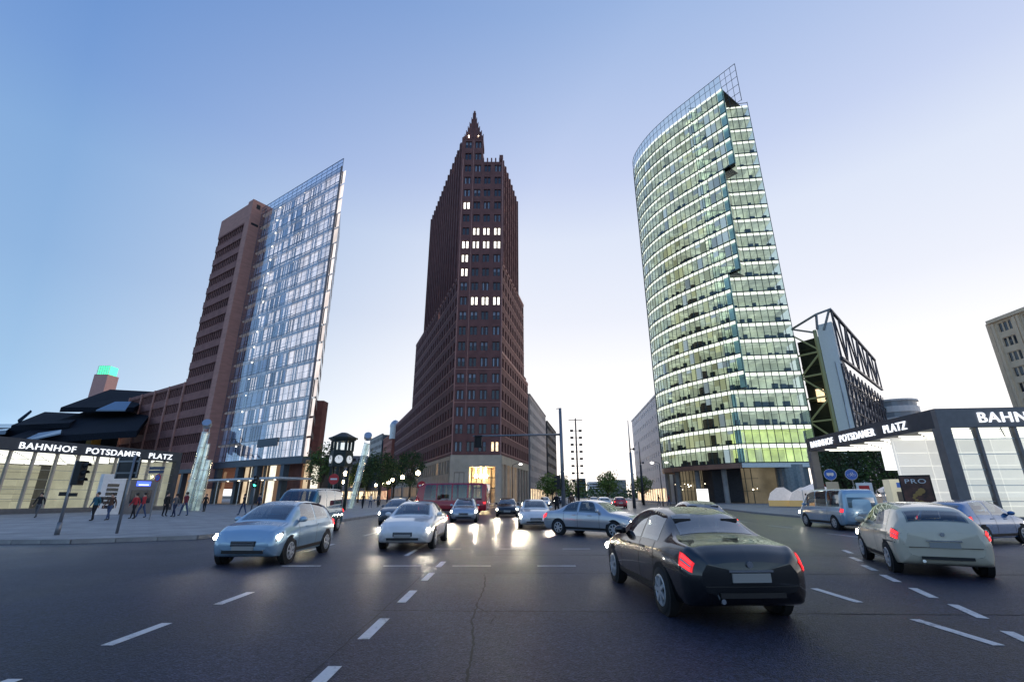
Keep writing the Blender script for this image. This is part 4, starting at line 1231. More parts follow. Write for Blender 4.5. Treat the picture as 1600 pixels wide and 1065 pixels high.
BUS = [(-3.4, .5, 1.1, 2.5, 1.0, .92), (-3.35, .36, 1.15, 2.68, 1.1, 1.0), (-3.0, .3, 1.15, 2.75, 1.14, 1.02), (-1, .3, 1.15, 2.78, 1.15, 1.02), (1, .3, 1.15, 2.78, 1.15, 1.02), (2.7, .3, 1.15, 2.74, 1.15, 1.02), (3.1, .3, 1.14, 2.5, 1.13, 1.02), (3.35, .34, 1.1, 1.7, 1.08, 1.0), (3.45, .42, 1.0, 1.15, 1.0, .9)]
SPEC = {  # stations, wheel x rear/front, wheel r, windscreen x, rear window x, side glass x ranges
    'sedan': (SEDAN, (-1.38, 1.36), .32, (.44, 1.06), (-1.5, -.98), ((-1.08, -.42), (-.34, .42)), .955),
    'hatch': (HATCH, (-1.22, 1.24), .31, (.46, 1.14), (-1.90, -1.62), ((-1.35, -.42), (-.34, .5)), .955),
    'van': (VAN, (-1.5, 1.5), .33, (1.22, 1.9), (-2.47, -2.40), ((-2.1, -1.0), (-.9, .2), (.3, 1.15)), .96),
    'bus': (BUS, (-2.0, 2.1), .42, (2.95, 3.32), (-3.42, -3.37), ((-3.0, -1.7), (-1.6, -.2), (-.1, 1.3), (1.4, 2.6)), .96)}
def cr(a, b, c, d, t):
    return 0.5 * ((2 * b) + (c - a) * t + (2 * a - 5 * b + 4 * c - d) * t * t + (3 * b - a - 3 * c + d) * t ** 3)
class Body:
    def __init__(s, st):
        s.st = st
    def at(s, x):
        st = s.st
        x = min(max(x, st[0][0]), st[-1][0])
        for i in range(len(st) - 1):
            if x <= st[i + 1][0]: break
        t = (x - st[i][0]) / (st[i + 1][0] - st[i][0])
        p0, p1, p2, p3 = st[max(i - 1, 0)], st[i], st[i + 1], st[min(i + 2, len(st) - 1)]
        lo = [p1[k] + (p2[k] - p1[k]) * t for k in range(1, 6)]
        sm = [cr(p0[k], p1[k], p2[k], p3[k], t) for k in range(1, 6)]
        return [l * .35 + q * .65 for l, q in zip(lo, sm)]
    def sec(s, x):
        zb, bl, tp, w, rw = s.at(x)
        h = tp - bl
        return [(0, zb), (w * .80, zb), (w * .95, zb + .07), (w, zb + (bl - zb) * .50), (w * .985, zb + (bl - zb) * .82), (w * .93, bl), (rw + (w * .93 - rw) * .22, bl + h * .72), (rw * .86, tp - .02 - .02 * min(h, .4)), (rw * .5, tp), (0, tp + .008)]
    def pt(s, x, v, off=0.0, side=1):
        P = s.sec(x)
        i = min(int(v), len(P) - 2); t = v - i
        q = [cr(P[max(i - 1, 0)][k], P[i][k], P[i + 1][k], P[min(i + 2, len(P) - 1)][k], t) for k in (0, 1)]
        p = Vector((x, q[0], q[1]))
        if off:
            e = .01
            a = s.pt(x + e, v) - s.pt(x - e, v); b = s.pt(x, min(v + .02, 8.99)) - s.pt(x, max(v - .02, 0))
            n = a.cross(b)
            if n.length > 1e-9:
                n.normalize()
                if n.y < 0 and v < 7 or n.z < 0 and v > 5: n = -n
                p += n * off
        p.y *= side
        return p
    def patch(s, mb, x0, x1, v0, v1, off, side, nx=8, nv=5, m=0, taper=None):
        k = len(mb.v)
        for i in range(nx + 1):
            for j in range(nv + 1):
                tj = j / nv
                a, b = x0, x1
                if taper: a, b = x0 + taper[0] * tj, x1 + taper[1] * tj
                mb.v.append(tuple(s.pt(a + (b - a) * i / nx, v0 + (v1 - v0) * tj, off, side)))
        for i in range(nx):
            for j in range(nv):
                q = k + i * (nv + 1) + j
                f = (q, q + 1, q + nv + 2, q + nv + 1)
                mb.f.append(f if side < 0 else f[::-1]); mb.m.append(m)
        return mb
WHEELS = {}
BODIES = {}
M['cabin'] = mat('cabin_trim', (.022, .022, .024), .8)
def wheel_meshes(r):
    if r not in WHEELS:
        t = MB().lathe([(r * .62, -.10), (r * .92, -.11), (r, -.08), (r, .08), (r * .92, .11), (r * .64, .105)], n=26)
        rm = MB().lathe([(r * .67, -.09), (r * .67, .108), (r * .61, .116), (r * .58, .09)], n=26).lathe([(.001, .122), (r * .16, .122), (r * .2, .09)], n=14)
        for i in range(7):
            a = 2 * math.pi * i / 7
            c, s_ = math.cos(a), math.sin(a)
            rm.bar((c * r * .12, s_ * r * .12, .108), (c * r * .62, s_ * r * .62, .108), r * .15, .03)
        dk = MB().lathe([(.001, .094), (r * .62, .094)], n=20)
        WHEELS[r] = (t.mesh('tyre', M['rubber'], True), rm.mesh('rim', M['rim']), dk.mesh('hub', M['well']))
    return WHEELS[r]
def make_car(name, label, spec, paint, loc, heading, cat='car', lights=True, group=None, tails=None, beam=0):
    st, wx, wr, ws, rw, sg, hl = SPEC[spec]
    root = thing(name, label, cat, (loc[0], loc[1], loc[2] if len(loc) > 2 else 0.0), R(heading), group)
    B = Body(st)
    x0, x1 = st[0][0], st[-1][0]
    if spec not in BODIES:
        mb = MB(); NX, NV = 120, 63
        for side in (1, -1): B.patch(mb, x0, x1, 0, 9, 0, side, NX, NV)
        def glazed(i, j):                                     # openings for the windows
            x = x0 + (x1 - x0) * (i + .5) / NX; v = 9 * (j + .5) / NV; ex = (x1 - x0) / NX
            if v > 7.1 and ws[0] + ex < x < ws[1] - ex: return True
            if v > 7.1 and spec not in ('van', 'bus') and rw[0] + ex < x < rw[1] - ex: return True
            if 5.25 < v < 6.6:
                t = (v - 5.12) / 1.6
                for k, (a, b) in enumerate(sg):
                    la = a + (.22 * t if k == 0 and spec in ('sedan', 'hatch') else 0) - (.10 if k == 0 and spec == 'sedan' else 0)
                    lb = b + (.14 if k == len(sg) - 1 and spec != 'bus' else 0) + ((-.30 if spec in ('sedan', 'hatch') else -.18) * t if k == len(sg) - 1 else 0)
                    if la + ex < x < lb - ex: return True
            return False
        keep = [q for q in range(len(mb.f)) if not glazed((q % (NX * NV)) // NV, q % NV)]
        mb.f = [mb.f[q] for q in keep]; mb.m = [0] * len(keep)
        for x in (x0, x1):                                    # close the ends, slightly domed
            ring = [B.pt(x, 9 * j / 20, 0, 1) for j in range(21)] + [B.pt(x, 9 * j / 20, 0, -1) for j in range(19, 0, -1)]
            cz = sum(p.z for p in ring) / len(ring); nr = len(ring)
            mb.add(ring + [Vector((x + (-.03 if x < 0 else .03), 0, cz))], [((i + 1) % nr, i, nr) if x > 0 else (i, (i + 1) % nr, nr) for i in range(nr)])
        me = mb.mesh('body', paint, True)
        cab = MB(); wd = B.at(0)[3]
        cab.box(max(rw[1] - .45, x0 + .35), ws[1], -wd * .86, wd * .86, .30, .42)
        cab.box(ws[1] - .42, ws[1] + .02, -wd * .82, wd * .82, .42, B.at(ws[1])[1] - .03)
        rows = [ws[0] - .62, sg[0][0] + .12] if spec != 'bus' else [2.0, .9, -.2, -1.3, -2.5]
        for xr in rows:
            for yy in (-.38, .38):
                cab.box(xr - .05, xr + .42, yy - .24, yy + .24, .42, .62); cab.add([(xr - .05, yy - .23, .60), (xr + .08, yy - .23, .60), (xr - .10, yy - .21, 1.12), (xr - .20, yy - .21, 1.12), (xr - .05, yy + .23, .60), (xr + .08, yy + .23, .60), (xr - .10, yy + .21, 1.12), (xr - .20, yy + .21, 1.12)], [(0, 1, 2, 3), (4, 7, 6, 5), (1, 5, 6, 2), (0, 3, 7, 4), (3, 2, 6, 7)])
                cab.box(xr - .22, xr - .12, yy - .13, yy + .13, 1.14, 1.30)
        BODIES[spec] = (me, cab.mesh('cabin', M['cabin']))
    me, cm = BODIES[spec]
    body = inst(me, 'body', root); body.material_slots[0].link = 'OBJECT'; body.material_slots[0].material = paint
    inst(cm, 'cabin', root)
    # glass
    g = MB()
    for s in (1, -1): B.patch(g, ws[0], ws[1], 6.95, 9, .006, s, 8, 6)
    g.build('windscreen', M['car_glass'], root, smooth=True)
    g = MB()
    if spec in ('van', 'bus'):
        zb, bl, tp, w, r_ = B.at(x0)
        g.box(x0 - .012, x0 + .03, -r_ * .9, r_ * .9, bl + .12, tp - .18)
    else:
        for s in (1, -1): B.patch(g, rw[0], rw[1], 6.95, 9, .006, s, 6, 6)
    g.build('rear_window', M['car_glass'], root, smooth=True)
    for s in (1, -1):
        for i, (a, b) in enumerate(sg):
            g = MB(); last, first = i == len(sg) - 1, i == 0
            tp = ((.22 if first else 0), (-.30 if last else 0)) if spec in ('sedan', 'hatch') else (0, -.18 if last else 0)
            B.patch(g, a - (.10 if first and spec == 'sedan' else 0), b + (.14 if last and spec != 'bus' else 0), 5.12, 6.72, .005, s, 6, 4, 0, tp)
            g.build('side_window', M['car_glass'], root, smooth=True)
        # door seams, sill, handles, mirror
        d = MB()
        for x in ((sg[0][0] - .02, sg[0][1] + .04, sg[-1][1] + .28) if spec != 'bus' else (2.65, 1.9)):
            B.patch(d, x, x + .014, 2.2, 5.05, .003, s, 1, 10)
        B.patch(d, x0 + .9, x1 - .95, 2.0, 2.35, .004, s, 10, 2)
        d.build('door_seam', M['black'], root)
        if spec != 'bus':
            for x in (sg[0][1] - .12, sg[-1][1] - .18):
                p = B.pt(x, 4.35, .0, s)
                MB().box(p.x - .09, p.x + .09, p.y - .02, p.y + .02, p.z - .015, p.z + .015).build('door_handle', paint, root)
        p = B.pt(sg[-1][1] + (.22 if spec != 'bus' else .5), 5.2, 0, s)
        MB().ball((p.x, p.y + s * .10, p.z + .07), .10, 10, .75, 1.15, .75).box(p.x - .03, p.x + .03, min(p.y, p.y + s * .1), max(p.y, p.y + s * .1), p.z, p.z + .05).build('mirror', paint, root, smooth=True)
        # lamps
        L = MB(); xe = x1
        B.patch(L, xe - .26, xe - .075, 3.75, 4.75, .008, s, 6, 4, 0, (-.06, -.02))
        h = L.build('headlight', M['lamp_house'], root, smooth=True)
        for xa, va, ra in ((xe - .13, 4.2, .062), (xe - .20, 4.28, .048)):
            p = B.pt(xa, va, .004, s)
            q = MB().ball((0, 0, 0), ra, 12, .6, 1, 1).build('bulb_lens', M['headlight'] if lights else M['chrome'], h, tuple(p), 0, True)
        if lights and beam:
            p = B.pt(xe - .1, 4.2, .06, s)
            ld = bpy.data.lights.new('headlight_beam', 'SPOT'); ld.energy = beam; ld.spot_size = R(60); ld.spot_blend = .8; ld.shadow_soft_size = .06; ld.color = (1, .86, .66)
            lo = bpy.data.objects.new('headlight_beam', ld); col.objects.link(lo); lo.parent = h; lo.location = (p.x + .06, p.y, p.z); lo.rotation_euler = (0, R(-90 + 7), 0)
        T = MB(); B.patch(T, x0 + .045, x0 + .26, 3.75, 4.95, .008, s, 6, 4, 0, (0, .04))
        on = (tails if tails is not None else lights)
        t_ = T.build('taillight', M['tail_off'], root, smooth=True)
        for k, (v0, v1, mt) in enumerate(((4.45, 4.85, 'taillight'), (4.15, 4.33, 'reverse_lens'), (3.82, 4.05, 'taillight'))):
            q = MB(); B.patch(q, x0 + .06, x0 + .235, v0, v1, .013, s, 5, 3)
            q.build('lamp_strip', M[mt] if on or mt != 'taillight' else M['tail_off'], t_, smooth=True)
    # wheels
    tm, rm, hm = wheel_meshes(wr)
    for x in wx:
        w = B.at(x)[3]
        for s in (1, -1):
            MB().tube((x, s * (w - .12), wr + .01), (x, s * (w + .004), wr + .01), wr + .055, n=26).build('wheel_arch', M['well'], root)
            t = inst(tm, 'wheel', root, (x, s * (w - .09), wr)); t.rotation_euler = (R(-90) if s > 0 else R(90), 0, 0)
            inst(rm, 'rim', t); inst(hm, 'hub', t)
    # front: grille, lower intake, plate; rear: plate, bumper strip
    zb, bl, tp, w, r_ = B.at(x1 - .03)
    f = MB(); f.box(x1 - .08, x1 + .034, -.30, .30, bl - .13, bl - .01)
    gr = f.build('grille', M['black'], root)
    c = MB()
    for i in range(3): c.box(x1 + .030, x1 + .040, -.28, .28, bl - .115 + i * .037, bl - .103 + i * .037)
    c.build('grille_bar', M['chrome'], gr)
    MB().box(x1 - .12, x1 + .026, -.5, .5, zb + .0, zb + .07).build('air_intake', M['black'], root)
    MB().box(x1 - .02, x1 + .042, -.26, .26, zb + .075, zb + .165).build('number_plate', M['plate'], root)
    zb2, bl2, tp2, _, _ = B.at(x0 + .02)
    MB().box(x0 - .042, x0 + .03, -.26, .26, (zb2 + bl2) / 2, (zb2 + bl2) / 2 + .11).build('number_plate', M['plate'], root)
    MB().box(x0 - .026, x0 + .08, -.44, .44, zb2 + .0, zb2 + .06).build('rear_valance', M['black'], root)
    if spec in ('sedan', 'hatch'):
        zb3, bl3, tp3, w3, r3 = B.at(x0 + .06)
        e = MB()                                              # boot seam, bumper crease, badge, exhaust
        for s in (1, -1):
            B.patch(e, x0 + .03, x0 + .30, 4.98, 5.06, .004, s, 5, 1); B.patch(e, x0 + .012, x0 + .9, 3.3, 3.38, .004, s, 8, 1)
        e.box(x0 - .028, x0 + .02, -.62, .62, bl3 - .30, bl3 - .29)
        e.build('boot_seam', M['black'], root)
        MB().tube((x0 - .034, 0, bl3 - .03), (x0 + .02, 0, bl3 - .03), .042, n=16).build('badge', M['chrome'], root)
        MB().tube((x0 - .04, .42, zb2 - .035), (x0 + .3, .42, zb2 - .05), .032, n=12).build('exhaust', M['chrome'], root)
        MB().box(x0 - .046, x0 + .03, -.3, .3, (zb2 + bl2) / 2 + .125, (zb2 + bl2) / 2 + .15).build('plate_trim', M['chrome'], root)
    return root
P_ = {'silver': paint_mat('silver', (.52, .54, .57), .6), 'white': paint_mat('white', (.74, .74, .73), 0), 'black': paint_mat('black', (.004, .0045, .006), 0),
      'navy': paint_mat('navy', (.012, .03, .085), .4), 'blue': paint_mat('blue', (.05, .17, .38), .4), 'pale_blue': paint_mat('pale_blue', (.32, .47, .60), .4),
      'teal': paint_mat('teal', (.03, .16, .24), .4), 'cream': paint_mat('cream', (.62, .55, .42), 0), 'red': paint_mat('red', (.42, .02, .03), .1), 'grey': paint_mat('grey', (.16, .17, .18), .5)}
make_car('car', 'silver sedan turning across the crossing with headlights on', 'sedan', P_['silver'], (3.7, 22.2), -40, beam=30)
make_car('car', 'white sedan facing forward beside the silver turning sedan', 'sedan', P_['white'], (1.25, 28.2), -90, beam=220)
make_car('car', 'white sedan with bright headlights on the dashed lane by the left island', 'sedan', P_['white'], (-3.45, 18.2), -90, beam=30)
make_car('car', 'pale blue hatchback with headlights on next to the pavement kerb', 'hatch', P_['pale_blue'], (-6.6, 14.4), -90, beam=30)
make_car('van', 'teal blue van rolling along the left kerb with headlights on', 'van', P_['teal'], (-9.6, 23.5), -88, cat='van', beam=25)
make_car('car', 'grey hatchback following behind the teal van', 'hatch', P_['grey'], (-7.0, 31), -90, beam=30)
make_car('car', 'silver hatchback with glaring headlights in front of the red minibus', 'hatch', P_['silver'], (-3.2, 34), -88, beam=200)
make_car('car', 'black sedan with headlights on below the brick tower entrance', 'sedan', P_['black'], (-0.4, 42), -90, beam=200)
make_car('minibus', 'red minibus with dark windows crossing below the brick tower', 'bus', P_['red'], (-5.6, 47), 172, cat='minibus')
make_car('car', 'black sedan with glowing red tail lights seen from behind', 'sedan', P_['black'], (3.05, 9.2), 93)
make_car('car', 'navy blue sedan driving away ahead of the black one', 'sedan', P_['navy'], (7.1, 19.2), 84)
make_car('car', 'cream hatchback driving away along the curved dashed line', 'hatch', P_['cream'], (10.0, 12.6), 66)
make_car('car', 'bright blue hatchback side-on before the corner station pavilion', 'hatch', P_['blue'], (17.4, 18.9), 22)
make_car('van', 'pale blue van driving away past the round blue signs', 'van', P_['pale_blue'], (17.6, 27), 84, cat='van')
far = [('white hatchback far down the street beside the median', 'hatch', 'white', (11.5, 62), 84), ('red hatchback with tail lights on, far down the street', 'hatch', 'red', (15.2, 70), 84), ('grey sedan with tail lights on, far down the street', 'sedan', 'grey', (14.6, 88), 82), ('silver sedan coming round the stone arcade with headlights on', 'sedan', 'silver', (5.2, 78), -98), ('navy hatchback with headlights on beside the stone arcade', 'hatch', 'navy', (9.5, 100), -98)]
for l, s, c, p, h in far: make_car('car', l, s, P_[c], p, h)

# ================================================================== STREET FURNITURE
def sig_head(root, x, y, z, on, face=-90.0, name='signal_head'):
    """three lamp signal, lenses towards local -y when face is -90"""
    h = MB().box(-.17, .17, -.13, .13, 0, .98).build(name, M['black'], root, (x, y, z), R(face + 90))
    for i, (c, nm) in enumerate((('green_lamp', 'green_lens'), ('amber', 'amber_lens'), ('red_lamp', 'red_lens'))):
        m = M[c] if c in M and on == i else M['dark_pane']
        MB().tube((0, -.10, .19 + i * .3), (0, -.15, .19 + i * .3), .105, n=14).build(nm, m, h)
        v = MB()
        for k in range(7):
            a0, a1 = math.pi * k / 7, math.pi * (k + 1) / 7
            zc = .19 + i * .3
            v.quad((.125 * math.cos(a0), -.13, zc + .125 * math.sin(a0)), (.125 * math.cos(a1), -.13, zc + .125 * math.sin(a1)), (.115 * math.cos(a1), -.33, zc + .115 * math.sin(a1)), (.115 * math.cos(a0), -.33, zc + .115 * math.sin(a0)))
        v.build('hood', M['black'], h)
    return h
def signal_post(label, loc, h, on, face, head_z, dx=.25, group=None):
    r = thing('traffic_light', label, 'traffic light', (loc[0], loc[1], .12), 0, group)
    MB().tube((0, 0, 0), (0, 0, h), .065, .055, n=12).tube((0, 0, 0), (0, 0, .5), .09, n=12).build('pole', M['grey_metal'], r, smooth=True)
    MB().box(min(0, dx), max(0, dx), -.03, .03, head_z + .1, head_z + .15).box(min(0, dx), max(0, dx), -.03, .03, head_z + .8, head_z + .85).build('bracket', M['black'], r)
    sig_head(r, dx, 0, head_z, on, face)
    return r
tl = signal_post('traffic light with small plates on a pole by the left pavilion', (-18.6, 20.6), 2.95, -1, 0, 1.95, .24)
MB().box(-.36, -.06, -.04, .02, 1.52, 1.68).box(.06, .38, -.04, .02, 1.50, 1.64).build('plate', M['black'], tl)
signal_post('traffic light showing green before the hall under the glass prow', tuple(ground(391, 806))[:2], 3.2, 0, -90, 2.2, .02)
# direction board seen from the back
gp = ground(181, 838)
bd = thing('direction_board', 'dark back of a direction board on a slanting view pole', 'sign', (gp.x, gp.y, .12), R(-12))
bd['label'] = 'large dark direction board turned away, on a grey pole'
MB().tube((0, 0, 0), (0, 0, 3.25), .055, n=10).build('pole', M['grey_metal'], bd, smooth=True)
MB().box(-.95, .28, .06, .10, 2.25, 3.2).build('board', M['dark_metal'], bd)
MB().box(-.93, -.87, .03, .06, 2.3, 3.15).box(.2, .26, .03, .06, 2.3, 3.15).box(-.9, .25, .02, .06, 2.45, 2.52).box(-.9, .25, .02, .06, 2.95, 3.02).build('board_rail', M['grey_metal'], bd)
M['sign_blue'] = mat('sign_blue', (.02, .10, .42), .35, emit=(.03, .14, .6), estr=.1)
M['sign_red'] = mat('sign_red', (.5, .02, .025), .35)
M['sign_white'] = mat('sign_white', (.8, .8, .8), .35)
def disc(root, name, z, r, m, y=-.06, x=0.0):
    return MB().tube((x, y, z), (x, y - .015, z), r, n=28).build(name, m, root)
# street name plates with the no stopping sign
gp = ground(233, 812, .12)
sp = thing('street_sign_post', 'thin post with two dark blue name plates and a no stopping disc', 'sign', (gp.x, gp.y, .12), R(-15))
MB().tube((0, 0, 0), (0, 0, 3.4), .04, n=10).build('pole', M['grey_metal'], sp)
for z in (2.98, 3.22): MB().box(-.95, .35, -.05, -.02, z, z + .19).build('name_plate', mat('plate_blue', (.03, .05, .11), .4) if z < 3 else bpy.data.materials['plate_blue'], sp)
disc(sp, 'no_stopping_disc', 2.68, .26, M['sign_red']); disc(sp, 'disc_centre', 2.68, .19, M['sign_blue'], -.076)
o = MB().bar((-.14, -.095, 2.54), (.14, -.095, 2.82), .05, .01).build('disc_bar', M['sign_red'], sp)
# information kiosk with a lit blue sign
ik = thing('information_kiosk', 'grey ticket machine block with a lit blue sign before the long pavilion', 'kiosk', (-33.6, 44.2, .12), R(62))
MB().box(-1.1, 1.1, -.5, .5, 0, 2.9).build('housing', M['fascia_grey'], ik)
MB().box(-.55, .55, -.56, -.5, 2.35, 2.75).build('lit_sign', glow('blue_lit', (.08, .15, 1.0), 1.6, base=(.02, .05, .4)), ik)
MB().box(-.4, .4, -.58, -.56, 2.40, 2.50).build('sign_text_bar', M['letter'], ik)
MB().box(-.8, .8, -.54, -.5, .9, 2.0).build('screen', M['dark_pane'], ik)
MB().box(-3.0, -1.3, -.3, .3, 0, 3.3).build('white_housing', M['white_paint'], ik)
for k in range(6): MB().box(-2.6, -1.75, -.32, -.3, .5 + k * .35, .75 + k * .35).build('slot', M['dark_pane'], ik)
# no entry sign post near the clock tower and the round sign before the brick tower
for (px, py, Y, lab) in ((522, 748, 44, 'red no entry disc on a pole before the clock tower'), (659, 758, 52, 'red no entry disc on a pole before the lit shop windows')):
    c = at_y(px, py, Y)
    r = thing('no_entry_sign', lab, 'sign', (c.x, c.y, .12))
    MB().tube((0, 0, 0), (0, 0, c.z + .4), .045, n=10).build('pole', M['grey_metal'], r)
    disc(r, 'disc', c.z - .12, .46, M['sign_red']); MB().box(-.3, .3, -.09, -.078, c.z - .19, c.z - .05).build('bar', M['sign_white'], r)
# replica clock tower with signal lamps
M['tower_green'] = mat('dark_green_iron', (.012, .02, .018), .45, .2)
def clock_tower():
    r = thing('signal_clock_tower', 'dark green hexagonal signal tower with white clock faces', 'clock tower', (-19.2, 54, .12), R(8))
    def hexa(rad, z0, z1, m=0, mb=None, rad1=None):
        mb = mb or MB(); rad1 = rad1 or rad
        v = [(rad * math.cos(R(60 * i)), rad * math.sin(R(60 * i)), z0) for i in range(6)] + [(rad1 * math.cos(R(60 * i)), rad1 * math.sin(R(60 * i)), z1) for i in range(6)]
        return mb.add(v, [(0, 1, 2, 3, 4, 5)[::-1], (6, 7, 8, 9, 10, 11)] + [(i, (i + 1) % 6, 6 + (i + 1) % 6, 6 + i) for i in range(6)], m)
    for i in range(5):
        a = R(60 * i + 30)
        x, y = .95 * math.cos(a), .95 * math.sin(a)
        MB().bar((x, y, 0), (x * 1.0, y, 4.9), .28).build('leg', M['tower_green'], r)
    hexa(1.0, 0, .35).build('foot', M['tower_green'], r)
    MB().tube((0, 0, .3), (0, 0, 4.8), .42, n=12).build('shaft', M['tower_green'], r)
    MB().box(-.5, .5, -.62, -.42, .4, 2.5).build('door', M['tower_green'], r)
    hexa(1.28, 4.6, 6.05).build('clock_storey', M['tower_green'], r)
    cab = MB()
    hexa(1.22, 6.05, 6.35, 0, cab); hexa(1.22, 7.35, 7.6, 0, cab)
    for i in range(6):
        a = R(60 * i); cab.bar((1.14 * math.cos(a), 1.14 * math.sin(a), 6.3), (1.14 * math.cos(a), 1.14 * math.sin(a), 7.4), .26)
    cab.build('cabin', M['tower_green'], r)
    for i in range(6):
        a0, a1 = R(60 * i), R(60 * i + 60)
        p, q = Vector((1.0 * math.cos(a0), 1.0 * math.sin(a0), 0)), Vector((1.0 * math.cos(a1), 1.0 * math.sin(a1), 0))
        MB().quad((p.x, p.y, 6.35), (q.x, q.y, 6.35), (q.x, q.y, 7.35), (p.x, p.y, 7.35)).build('cabin_window', M['hall_glass'], r)
    rf = MB(); hexa(1.62, 7.6, 7.78, 0, rf); hexa(1.5, 7.78, 8.35, 0, rf, .35); hexa(1.42, 7.45, 7.6, 0, rf)
    rf.build('roof', M['tower_green'], r)
    for i in range(6):
        a = R(60 * i + 30); d = Vector((math.cos(a), math.sin(a), 0)); t = Vector((-d.y, d.x, 0))
        ap = 1.28 * math.cos(R(30))
        c = d * (ap + .03) + Vector((0, 0, 5.35))
        f = MB().tube(c, c + d * .04, .43, n=24).build('clock_face', M['clock_white'], r)
        h = MB().bar(c + d * .06, c + d * .06 + t * .18 + Vector((0, 0, .12)), .05, .02).bar(c + d * .06, c + d * .06 + t * -.08 + Vector((0, 0, .33)), .035, .02)
        for k in range(12):
            b = 2 * math.pi * k / 12; e = t * math.cos(b) + Vector((0, 0, math.sin(b)))
            h.bar(c + d * .05 + e * .33, c + d * .05 + e * .40, .03, .015)
        h.build('clock_hand', M['black'], f)
M['clock_white'] = mat('clock_white', (.8, .8, .78), .4, emit=(1, 1, .96), estr=.35)
clock_tower()
# glass light pipes
M['tube_glass'] = glass('tube_glass', (.86, .93, .93), (.95, .98, 1), .25, .9, 2.0, .05)
def light_pipe(label, base, tops):
    r = thing('light_pipe', label, 'light pipe', (base[0], base[1], .12))
    for (bx, by, tx, ty, tz, rad) in tops:
        b, t = Vector((bx, by, 0)), Vector((tx, ty, tz)); d = (t - b)
        MB().tube(b, t, rad, n=18, cap=False).build('glass_tube', M['tube_glass'], r, smooth=True)
        MB().tube(b, t - d * .02, rad * .5, n=12).build('inner_tube', glow('pipe_core', (.8, .95, .85), .35, base=(.5, .55, .55), var=.5, vscale=1.5) if 'pipe_core' not in bpy.data.materials else bpy.data.materials['pipe_core'], r, smooth=True)
        rg = MB()
        for k in range(6): rg.tube(b + d * (k / 5 * .99), b + d * (k / 5 * .99 + .008), rad * 1.05, n=18)
        rg.build('ring', M['steel'], r)
        if tz > 7:
            m = MB().tube(t + Vector((0, 0, .7)), t + Vector((.15, -.5, 1.0)), rad * 1.15, n=20)
            for s in (-1, 1): m.bar(t + Vector((s * rad * .8, 0, 0)), t + Vector((s * rad * .8, 0, .9)), .05)
            m.build('mirror', M['steel'], r)
light_pipe('pair of tall glass light pipes before the terracotta pier', (-33.6, 51.5), [(-.3, 0, .25, 0, 8.1, .38), (.75, .3, .95, .3, 5.2, .36), (.35, .2, .55, .2, 6.9, .24)])
light_pipe('leaning glass light pipe beside the clock tower', (-20.2, 62), [(0, 0, 1.35, 0, 8.0, .42)])
# gantry with hanging signal
gr = thing('signal_gantry', 'tall grey mast with long arm carrying a black signal box', 'gantry', (3.85, 36.8, .12))
MB().tube((0, 0, 0), (-.05, 0, 8.1), .17, .11, n=14).build('mast', M['grey_metal'], gr, smooth=True)
MB().tube((0, 0, 6.05), (-6.9, 0, 5.92), .085, .06, n=10).tube((-.35, 0, 8.05), (.05, 0, 8.1), .03).build('arm', M['grey_metal'], gr, smooth=True)
hb = MB(); 
for a in (-6.75, -6.25): hb.box(a, a + .06, -.12, .12, 5.05, 5.95)
hb.box(-6.75, -6.19, -.12, .12, 5.05, 5.11).box(-6.75, -6.19, -.12, .12, 5.9, 5.96).box(-6.69, -6.25, .02, .10, 5.11, 5.9)
hb.build('signal_box', M['black'], gr)
sig_head(gr, -.34, -.1, 2.0, -1, -180)
# floodlight mast with paired lamps
fm = thing('floodlight_mast', 'slim mast with a ladder of paired floodlights on the traffic island', 'mast', (9.2, 68, .12))
MB().tube((0, 0, 0), (0, 0, 12.2), .16, .09, n=12).box(-1.0, 1.0, -.04, .04, 11.9, 11.98).build('pole', M['dark_metal'], fm, smooth=True)
for k in range(8):
    z = 10.4 - k * .98
    for s in (-1, 1):
        MB().bar((0, 0, z), (s * .55, 0, z), .05).box(s * .62 - .2, s * .62 + .2, -.22, .16, z - .14, z + .14).build('floodlight', M['black'], fm)
# plain masts on the right
for x, y, h, lab in ((17.3, 70, 12.3, 'tall grey tapered mast with a lamp near the grey clad hall'), (24.5, 92, 11.5, 'thin dark mast standing beyond the tapered one')):
    m = thing('mast', lab, 'mast', (x, y, .0))
    MB().tube((0, 0, 0), (0, 0, h * .62), .24, .18, n=12).tube((0, 0, h * .62), (0, 0, h), .11, .05, n=10).build('pole', M['grey_metal'] if h > 12 else M['dark_metal'], m, smooth=True)
    MB().bar((0, 0, h * .66), (.5, 0, h * .66), .1).ball((.5, -.1, h * .66), .2, 8).build('lamp_arm', M['dark_metal'], m)
# street lamps: warm globes along the tree lined street
def globe_lamp(x, y, lab, h=4.5, r=.30):
    t = thing('street_lamp', lab, 'street lamp', (x, y, .12), 0, 'globe lamps along the tree lined street')
    MB().tube((0, 0, 0), (0, 0, h - r - .1), .07, .045, n=10).tube((0, 0, 0), (0, 0, .6), .11, n=10).tube((0, 0, h - r - .18), (0, 0, h - r + .04), .12, n=12).build('post', M['dark_metal'], t, smooth=True)
    MB().ball((0, 0, h), r, 14).build('globe', M['lamp'], t, smooth=True)
LAMPL = ['globe street lamp, ' + q for q in ('first along the brick flank counted from its front corner', 'second along the brick flank from its front corner', 'third along the brick flank from its front corner', 'fourth along the brick flank from its front corner', 'fifth along the brick flank from its front corner', 'sixth along the brick flank from its front corner', 'closest behind the clock tower', 'second behind the clock tower', 'third behind the clock tower')]
for i, (x, y) in enumerate(((-12.6, 65), (-18, 80), (-22.8, 93), (-28.6, 113), (-32.3, 121), (-39, 140), (-22.6, 66), (-33.4, 95), (-37.5, 108))):
    globe_lamp(x, y, LAMPL[i], 4.4, .3 if y < 100 else .36)
